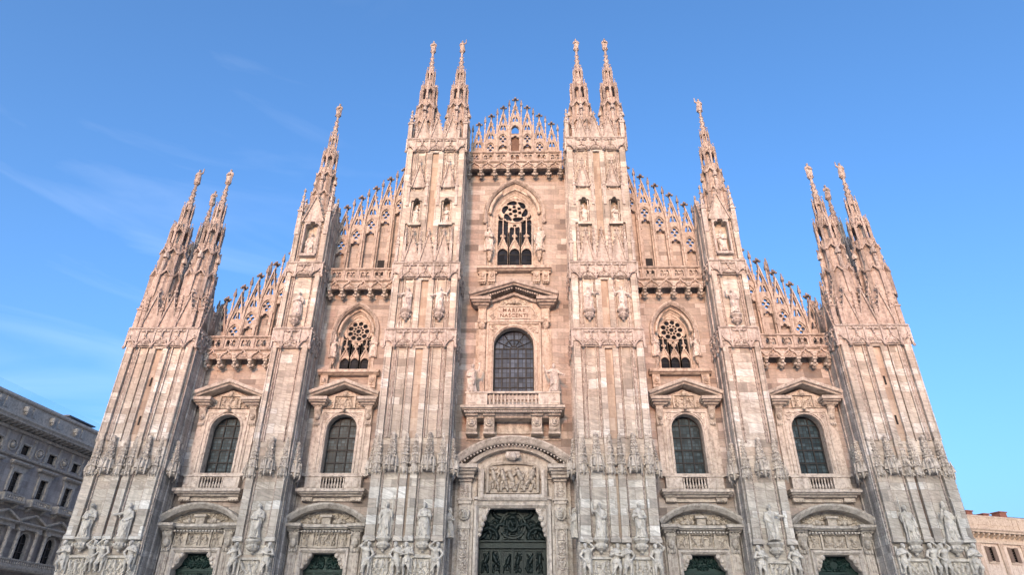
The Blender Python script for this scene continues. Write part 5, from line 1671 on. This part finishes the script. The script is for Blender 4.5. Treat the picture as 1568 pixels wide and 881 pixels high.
# ------------------------------------------------------------------ openwork gables above the parapets
def gable_unit(mb, fn, xc, zt, zb, s, first=False, central=False):
    hw = s/2
    y0, y1 = -.02, .26
    zg = zt - 4.05
    za = zt - 1.0
    g = lambda z: hw*(za - z)/(za - zg)
    holes = [[(xc, zt - 1.65), (xc + .145, zt - 2.35), (xc, zt - 2.86), (xc - .145, zt - 2.35)]]
    for sg in (-1, 1):
        t = [(xc + sg*.05, zt - 2.98), (xc + sg*.22, zt - 3.1), (xc + sg*.36, zt - 3.72), (xc + sg*.12, zt - 3.72)]
        holes.append(t)
    holes.append([(xc - .08, zt - 3.66), (xc, zt - 3.3), (xc + .08, zt - 3.66)])
    if zb < zt - 5.7:
        if central and abs(xc) < .1:
            holes.append(arch(xc, zt - 5.55, zt - 4.95, .40, .62, 5))
        else:
            holes += [circ(xc, zt - 4.62, .175, 8), circ(xc - .225, zt - 4.96, .17, 8), circ(xc + .225, zt - 4.96, .17, 8), circ(xc, zt - 5.30, .165, 8)]
    if zb < zt - 6.6:
        holes.append(trefoil_head(xc, max(zb + .06, zt - 30), zt - 6.15, .43, 3))
    mb.plate([(xc - hw, zb), (xc + hw, zb), (xc + hw, zg), (xc, za), (xc - hw, zg)], holes, y0, y1)
    mb.sweep([(xc - hw, zg), (xc, za), (xc + hw, zg)], [(-.10, y0 + .05), (-.10, y0 - .16), (.05, y0 - .16), (.05, y1 + .03)])
    if zb < zt - 5.2: mb.sweep(arch(xc, max(zb, zt - 7), zt - 5.1, .50, .85, 5), [(-.03, y0 + .05), (-.03, y0 - .13), (.05, y0 - .13), (.05, y0 + .05)])
    for i in range(1, 6):
        t = i/6
        for sg in (-1, 1): mb.ball(xc + sg*(hw*(1 - t) + .09), .1, zg + (za - zg)*t + .05, .085, 1.2, 5)
    # finial: knop and leafy cross
    fn.box(xc - .055, xc + .055, .06, .18, za - .1, zt)
    fn.ball(xc, .12, za + .12, .13, .7, 6)
    for (dx, dy) in ((-.26, 0), (.26, 0), (0, -.26), (0, .26)): fn.ball(xc + dx, .12 + dy, zt - .33, .14, .9, 6)
    fn.ball(xc, .12, zt - .3, .2, .8, 6); fn.ball(xc, .12, zt - .08, .12, 1.2, 6)
def screen(x0, x1, tips, zb, s, wallback):
    root = part('openwork_gable')
    bk = MB()
    for k, (x, zt) in enumerate(tips):
        mb = MB(); fn = MB()
        gable_unit(mb, fn, x, zt, zb, s, central=(x0 < 0 < x1))
        mb.build('pierced_gable', GABLE, root); fn.build('leaf_finial', FINIAL, root)
        if zt - 6.4 > zb + .2:
            bk.box(x - s/2 + .01, x + s/2 - .01, .40, .9, zb - .5, zt - 5.85)
        else:
            pass
        # stepped eaves of the wall behind
        if zt - 6.4 > zb + .2: bk.box(x - s/2 - .02, x + s/2 + .02, .33, .95, zt - 5.85, zt - 5.7)
    xs = sorted({round(x - s/2, 3) for x, _ in tips} | {round(x + s/2, 3) for x, _ in tips})
    for x in xs:
        zz = max([zt for (q, zt) in tips if abs(abs(q - x) - s/2) < .01])
        pn = MB()
        pn.box(x - .09, x + .09, -.2, .2, zb, zz - 3.2)
        pn.lathe(x, .0, [(.10, zz - 3.3), (.075, zz - 1.35)], 4, math.pi/4)
        pn.box(x - .1, x + .1, -.1, .1, zz - 2.2, zz - 2.08)
        pn.build('pinnacle', GABLE, root)
        cp = MB()
        cp.box(x - .12, x + .12, -.12, .12, zz - 1.36, zz - 1.02); cp.lathe(x, 0, [(.15, zz - 1.02), (.05, zz - .62)], 4, math.pi/4); cp.ball(x, 0, zz - .56, .075, 1.2, 5)
        cp.build('pinnacle_cap', FINIAL, root)
    if bk.n: bk.build('wall_backing', WALL, root)
    return root
scr = screen(-4.6, 4.6, [(1.31*i, 56.35 - 1.23*abs(i)) for i in range(-3, 4)], 46.3, 1.31, True)
lv = MB()
lv.box(-.55, .55, .30, .36, 46.4, 51.2)
for i in range(9): lv.box(-.5 + i*.118, -.44 + i*.118, .26, .30, 46.4, 51.1)
lv.build('louvre', LOUVRE, scr)
sr = screen(10.6, 17.4, [(11.55 + 1.35*i, 46.4 - 1.2*i) for i in range(5)], 32.2, 1.35, True)
vt = MB(); vt.box(11.55 + 1.35 - .33, 11.55 + 1.35 + .33, .36, .45, 33.4, 35.1); vt.build('vent_opening', DARK, sr)
mirror(sr)
so = screen(20.2, 27.2, [(21.65 + 1.3*i, 36.15 - 1.28*i) for i in range(5)], 25.2, 1.3, True)
mirror(so)

# ================================================================== STATUES (things of their own on their brackets)
def statue(pose, x, y, z, s, place, mat, rz=0.0, group='statues standing on the facade'):
    x += z*(.0066 if 4.5 < x < 11 and y < -3 else .0096 if 17 < x < 21 and y < -2 else -.0052 if -21 < x < -17 and y < -2 else 0)     # the piers lean a little
    o = mesh_obj('statue', FIG[pose], mat, None, (x, y, z), -1 if x < 0 else 1, s, rz)
    tag(o, LOOK[pose] + ' ' + place, 'statue', group)
def side(x): return 'left' if x < 0 else 'right'
P_low = {'C': [('folded', 'staff'), ('raised', 'book')], 'T': [('pointing', 'book'), ('staff', 'mitre')], 'B': [('book',), ('pointing',)]}
for si, sg in enumerate((-1, 1)):
    L = side(sg)
    for j, c in enumerate((-1.42, 1.42)):
        x = sg*(CX + c); io = 'inner' if c < 0 else 'outer'
        statue(P_low['C'][si][j], x, CY + .02, 9.1, 1.14, f'low {L} of the central door, {io}', STAT)
        statue(('herald', 'pointing')[(j + si) % 2], x, CY + .02, 27.45, 1.05, f'halfway up the {L} central buttress, {io}', STATW)
        statue(('book', 'mitre')[(j + si) % 2], x, CY + .42, 36.56, .95, f'in {L} central buttress\'s {io} top niche', STATW)
        x = sg*(TX + c)
        statue(P_low['T'][si][j], x, TY + .02, 9.1, 1.15, f'low on the {L} corner tower, {io}', STAT)
    statue(P_low['B'][si][0], sg*BX, BY + .02, 9.1, 1.15, f'low on the narrow {L} buttress', STAT)
    statue(('folded', 'raised')[si], sg*BX, BY + .02, 27.45, 1.1, f'halfway up the narrow {L} buttress', STATW)
    statue(('staff', 'book')[si], sg*(BX + .02), BY + .45, 33.92, 1.12, f'in the narrow {L} buttress\'s top niche', STATW)
    statue(('raised', 'herald')[si], sg*3.42, -1.78, 20.75, 1.2, f'on the {L} end of the balcony', STATW)
    statue(('book', 'staff')[si], sg*2.47, .05, 35.8, 1.35, f'in the {L} jamb of the highest window', STATW, -sg*.5)
    statue('folded', sg*(XI - 1.8), -.02, 24.7, 1.0, f'beside the {L} gothic window, inner', STATW, sg*.5)
    statue('mitre', sg*(XI + 1.8), -.02, 24.7, .95, f'beside the {L} gothic window, outer', STATW, -sg*.5)
    statue('raised' if si else 'folded', sg*(CX - CHW - .22), CY + 1.5, 9.3, 1.0, f'on the {L} flank facing the central door', STAT, -sg*1.2)

# ================================================================== NEIGHBOURING BUILDINGS
GSTONE = block_stone('grey_palazzo_stone', [(0.0, (0.38, 0.33, 0.30)), (0.5, (0.47, 0.41, 0.375)), (1.0, (0.54, 0.48, 0.44))], 1.6, 0.6, 0.1, 0.25, mort=.85)
GTRIM = carved_stone('grey_palazzo_trim', (0.523, 0.463, 0.397), (0.623, 0.551, 0.477), (0.323, 0.283, 0.246), .15)
OCHRE = carved_stone('ochre_plaster', (0.456, 0.440, 0.397), (0.503, 0.485, 0.443), (0.361, 0.345, 0.309), .25, .6, .85, .15)
OCHT = carved_stone('buff_cornice', (0.380, 0.360, 0.306), (0.456, 0.435, 0.377), (0.257, 0.240, 0.204), .12)
PILA = carved_stone('grey_buff_stone', (0.36, 0.33, 0.28), (0.43, 0.39, 0.33), (0.27, 0.25, 0.22), .25)
SHUT = plain('shutter_paint', (0.10, 0.085, 0.075), (0.14, 0.12, 0.105), 3, .7)
ROOF = plain('roof_tile', (0.14, 0.07, 0.055), (0.20, 0.10, 0.08), 3, .8)
METAL = plain('roof_metal', (0.10, 0.11, 0.13), (0.15, 0.16, 0.18), 2, .6)
PANE, tp, bp = newmat('window_pane')
bp.inputs['Base Color'].default_value = (.012, .015, .02, 1); bp.inputs['Roughness'].default_value = .1
RAILG, tg_, bg_ = newmat('clear_railing')
bg_.inputs['Base Color'].default_value = (.75, .88, .95, 1); bg_.inputs['Roughness'].default_value = .05
bg_.inputs['Transmission Weight'].default_value = 1.0; bg_.inputs['IOR'].default_value = 1.05; bg_.inputs['Alpha'].default_value = .55

def left_palazzo():
    A = rad(85)
    root = empty('arcaded_palazzo', 'grey stone palazzo with deep bracketed cornice and pedimented windows, left of the cathedral', 'building', (-54.2, 10.4, 0))
    root.rotation_euler = (0, 0, A)
    # local x runs back along the street front, outward is local -y
    x0, x1 = -34.0, 90.0
    P = 3.92
    ks = range(-8, 22)
    wall = MB()
    holes = []
    for k in ks:
        c = 6.1 + P*k
        holes += [rectp(c - .62, c + .62, 20.5, 21.55), rectp(c - .6, c + .6, 16.6, 18.65), arch(c, 10.25, 12.3, .72, .72, 6)]
    wall.plate(rectp(x0, x1, 0, 23.4), holes, 0, .5)
    wall.box(x0, x1, .5, 20, 0, 22.8)
    wall.build('wall', GSTONE, root)
    c_ = MB()
    c_.prof_x(x0, x1, [(.1, 22.5), (-.25, 22.5), (-.35, 22.75), (.1, 22.8)])
    c_.prof_x(x0, x1, [(.1, 23.12), (-1.25, 23.12), (-1.3, 23.3), (-1.45, 23.5), (-1.45, 23.62), (.1, 23.7)])
    for i in range(int((x1 - x0)/.78)):
        x = x0 + .4 + .78*i
        c_.prof_x(x - .13, x + .13, [(.02, 22.78), (-.4, 22.8), (-1.1, 22.98), (-1.15, 23.12), (.02, 23.12)])
    c_.build('cornice', GTRIM, root)
    a = MB()
    a.box(x0, x1, -.1, 2, 23.6, 25.6)
    a.prof_x(x0, x1, [(2, 25.6), (-.2, 25.6), (-.32, 25.75), (-.3, 26.0), (2, 26.02)])
    a.prof_x(x0, x1, [(0, 24.05), (-.22, 24.05), (-.22, 24.2), (0, 24.3)])
    for k in ks:
        c = 4.1 + P*k
        a.lathe(c, -.18, [(.02, 24.6), (.34, 24.7), (.34, 25.2), (.02, 25.3)], 10); a.ball(c, -.3, 24.55, .2, 1, 7)
        a.box(c + 1.0, c + 1.5, -.18, 0, 24.4, 25.5)
    a.build('attic', GTRIM, root)
    s = MB()
    s.prof_x(x0, x1, [(.05, 19.95), (-.22, 19.95), (-.3, 20.08), (-.3, 20.2), (.05, 20.24)])
    s.prof_x(x0, x1, [(.05, 15.2), (-.1, 15.2), (-.1, 15.4), (.05, 15.45)])
    s.prof_x(x0, x1, [(.05, 9.2), (-1.2, 9.2), (-1.3, 9.45), (-1.3, 9.6), (.05, 9.62)])
    s.build('string_course', GTRIM, root)
    bal = MB()
    bal.box(x0, x1, -1.2, -1.0, 10.12, 10.25); bal.box(x0, x1, -1.2, -1.0, 9.62, 9.72)
    for i in range(int((x1 - x0)/.3)): bal.lathe(x0 + .15 + .3*i, -1.1, [(.06, 9.72), (.09, 9.86), (.04, 10.0), (.07, 10.12)], 5)
    bal.build('balustrade', GTRIM, root)
    for k in ks:
        c = 6.1 + P*k
        if not -20 < c < 45: continue
        w1 = MB()
        w1.sweep([(c - .62, 20.5), (c - .62, 21.55), (c + .62, 21.55), (c + .62, 20.5)], [(-.02, .3), (-.02, -.08), (.14, -.08), (.14, .1)])
        # roundel between the attic windows
        cc = c - P/2
        w1.sweep(circ(cc, 21.1, .52, 16), [(-.07, .05), (-.07, -.14), (.06, -.14), (.06, .05)], closed=True); w1.ball(cc, .02, 21.1, .36, 1, 8)
        for sg in (-1, 1): w1.box(cc + sg*1.0 - .14, cc + sg*1.0 + .14, -.1, .02, 20.3, 22.4)
        # middle storey: frame, hood and little balcony
        w1.sweep([(c - .6, 16.6), (c - .6, 18.65), (c + .6, 18.65), (c + .6, 16.6)], [(-.02, .3), (-.02, -.15), (.3, -.15), (.34, .05)])
        w1.prof_x(c - 1.4, c + 1.4, [(.05, 19.3), (-.35, 19.35), (-.5, 19.5), (-.5, 19.65), (.05, 19.72)])
        w1.box(c - 1.15, c + 1.15, -.12, .03, 18.95, 19.3)
        w1.prof_x(c - 1.5, c + 1.5, [(.05, 15.45), (-.75, 15.5), (-.9, 15.6), (-.9, 15.75), (.05, 15.78)])
        w1.box(c - 1.35, c + 1.35, -.8, -.65, 16.2, 16.32)
        for i in range(9): w1.lathe(c - 1.2 + .3*i, -.72, [(.05, 15.77), (.08, 15.95), (.04, 16.1), (.06, 16.2)], 5)
        for sg in (-1, 1): w1.box(c + sg*1.32 - .1, c + sg*1.32 + .1, -.82, .02, 15.77, 16.3); w1.prof_x(c + sg*1.0 - .15, c + sg*1.0 + .15, [(.02, 15.0), (-.2, 15.05), (-.6, 15.45), (.02, 15.5)])
        # lower storey: aedicule with columns and pediment
        w1.sweep(arch(c, 10.25, 12.3, .72, .72, 6), [(-.02, .3), (-.02, -.12), (.18, -.12), (.22, .05)])
        for sg in (-1, 1): w1.lathe(c + sg*1.3, -.35, [(.26, 10.25), (.2, 10.5), (.18, 12.9), (.27, 13.1)], 9); w1.box(c + sg*1.3 - .3, c + sg*1.3 + .3, -.65, .02, 13.1, 13.3)
        w1.box(c - 1.65, c + 1.65, -.5, .02, 13.3, 13.65)
        w1.prof_x(c - 1.85, c + 1.85, [(.05, 13.65), (-.6, 13.65), (-.78, 13.8), (-.78, 13.92), (.05, 13.95)])
        w1.plate([(c - 1.7, 13.92), (c + 1.7, 13.92), (c, 14.72)], [], -.3, .05)
        w1.sweep([(c - 1.85, 13.93), (c, 14.72), (c + 1.85, 13.93)], [(0, .05), (0, -.7), (.16, -.75), (.18, .05)])
        fr = w1.build('window', GTRIM, root)
        for (w_, a0, a1) in ((.62, 20.5, 21.55), (.6, 16.6, 18.65), (.72, 10.25, 13.0)):
            pn = MB(); pn.box(c - w_, c + w_, .32, .36, a0, a1); pn.build('pane', PANE, fr)
        for (w_, a0, a1) in ((.6, 16.6, 18.65), (.72, 10.25, 12.9)):
            sh = MB()
            sh.box(c - .05, c + .05, .22, .31, a0, a1)
            for q in (1, 2): sh.box(c - w_, c + w_, .22, .30, a0 + (a1 - a0)*q/3 - .04, a0 + (a1 - a0)*q/3 + .04)
            sh.build('sash', SHUT, fr)
    rf = MB(); rf.box(x0, 14.9, 3.0, 9, 26, 26.3)
    rf.box(11.4, 15.0, 1.0, 5, 26.0, 26.55); rf.box(10.9, 15.6, .5, 5, 26.55, 26.68)
    for i in range(5): rf.box(11.2 + i*.9, 11.25 + i*.9, .6, .66, 26.0, 26.56)
    rf.build('roof_pavilion', METAL, root)
    g = MB()
    for i in range(30):
        x = x0 + i*1.9
        if x < 17: g.box(x + .02, min(x + 1.86, 17), -.05, -.035, 26.05, 26.95)
    g.build('glass_railing', RAILG, root)
left_palazzo()

def right_palazzo():
    A = rad(18)
    root = empty('shuttered_palazzo', 'ochre palazzo with dentil cornice and brown shutters, right of the cathedral', 'building', (64, 47, 0))
    root.rotation_euler = (0, 0, A)
    x0, x1 = -6.0, 60.0
    P = 4.17
    ks = range(-1, 13)
    w1 = MB()
    holes = [rectp(2.9 + P*k - .98, 2.9 + P*k + .98, 13.95, 16.02) for k in ks] + [rectp(2.9 + P*k - .98, 2.9 + P*k + .98, 8.5, 11.2) for k in ks]
    w1.plate(rectp(x0, x1, 0, 16.4), holes, 0, .4)
    w1.box(x0, x1, .4, 14, 0, 16.3)
    w1.build('wall', OCHRE, root)
    p = MB()
    for k in ks: p.box(.8 + P*k - .36, .8 + P*k + .36, -.16, .02, 0, 16.4); p.box(.8 + P*k - .45, .8 + P*k + .45, -.24, .02, 16.0, 16.4)
    p.build('pilaster', PILA, root)
    c = MB()
    c.box(x0, x1, -.3, .4, 16.4, 16.78)
    c.box(x0, x1, -.1, .4, 16.78, 17.7)
    for i in range(int((x1 - x0)/.95)): c.prof_x(x0 + .95*i, x0 + .95*i + .28, [(.0, 17.1), (-.35, 17.15), (-.85, 17.45), (-.9, 17.72), (0, 17.72)])
    c.prof_x(x0, x1, [(.1, 17.72), (-1.1, 17.72), (-1.15, 17.9), (-1.35, 18.1), (-1.35, 18.28), (.1, 18.36)])
    c.build('cornice', OCHT, root)
    a = MB()
    a.box(x0, x1, -.15, 1, 18.3, 20.0); a.box(x0, x1, -.22, 1.2, 20.0, 20.22); a.box(x0, x1, -.2, .1, 18.95, 19.05)
    for k in ks: a.box(4.5 + P*k - .05, 4.5 + P*k + .05, -.19, 0, 18.35, 20.0)
    a.box(9.6, 10.5, -.24, 0, 18.4, 20.0)
    a.build('attic', OCHT, root)
    for k in ks:
        cc = 2.9 + P*k
        if cc > 30: continue
        f = MB(); f.sweep(rectp(cc - .98, cc + .98, 13.95, 16.02), [(-.02, .2), (-.02, -.06), (.1, -.06), (.1, .1)], closed=True); f.box(cc - 1.05, cc + .85, -.2, .02, 13.72, 13.86)
        fr = f.build('window', OCHT, root)
        b = MB(); b.box(cc - .97, cc + .97, .28, .32, 13.95, 16.02); b.build('pane', PANE, fr)
        s = MB()
        for (q0, q1) in ((-.98, -.42), (.3, .98)):
            s.box(cc + q0, cc + q1, -.12, -.03, 13.97, 16.0)
            for i in range(12): s.box(cc + q0 + .06, cc + q1 - .06, -.15, -.11, 14.05 + i*.16, 14.13 + i*.16)
        for i in range(6): s.box(cc - .40, cc + .30, .15, .2, 14.1 + i*.33, 14.14 + i*.33)
        s.box(cc - .08, cc + .0, .1, .2, 13.97, 16.0)
        s.build('shutter', SHUT, fr)
    r = MB()
    r.taper(x0, x1, .6, 14, 20.1, x0 + 3, x1 - 3, 5, 10, 21.6)
    for (xa, xb, zz) in ((.9, 2.0, 20.75), (4.0, 5.0, 20.5), (7.2, 8.5, 20.95)):
        r.box(xa, xb, .1, 1.4, 20.1, zz); r.box(xa - .12, xb + .12, -.02, 1.5, zz, zz + .16)
    r.build('roof', ROOF, root)
right_palazzo()

# ------------------------------------------------------------------ the west side of the square, behind the viewer: unseen blocks, height and gap shaped to shade the lower facade
def west_block(x0, x1, H, y, label):
    root = empty('west_shade_palazzo', label, 'building', ((x0 + x1)/2, y, 0))
    hw = (x1 - x0)/2
    m = MB()
    ks = np.arange(-hw + 2.5, hw - 2, 4.2)
    holes = []
    for c in ks:
        for z in (2, 8, 13.5, 19, 24.5):
            if z + 3.5 < H: holes.append(rectp(-c - .8, -c + .8, z, z + 2.6))
    m.frame(0, 0, 0, math.pi)
    m.plate(rectp(-hw, hw, 0, H), holes, 0, .6); m.box(-hw, hw, .6, 20, 0, H - .5)
    m.build('wall', OCHRE, root)
    g = MB(); g.frame(0, 0, 0, math.pi); g.box(-hw, hw, .4, .45, .5, H - 2); g.build('pane', PANE, root)
    k = MB(); k.frame(0, 0, 0, math.pi)
    k.prof_x(-hw, hw, [(.2, H - 1.2), (-.6, H - 1.1), (-1.2, H - .5), (-1.2, H), (.2, H + .2)]); k.build('cornice', OCHT, root)
west_block(-150, 22.0, 50.5, -250, 'unseen long ochre palazzo west of the square, sized to shade the lower facade')
west_block(25.5, 120, 49.5, -250.5, 'unseen ochre palazzo southwest of the square, set past a gap that lets sun through')
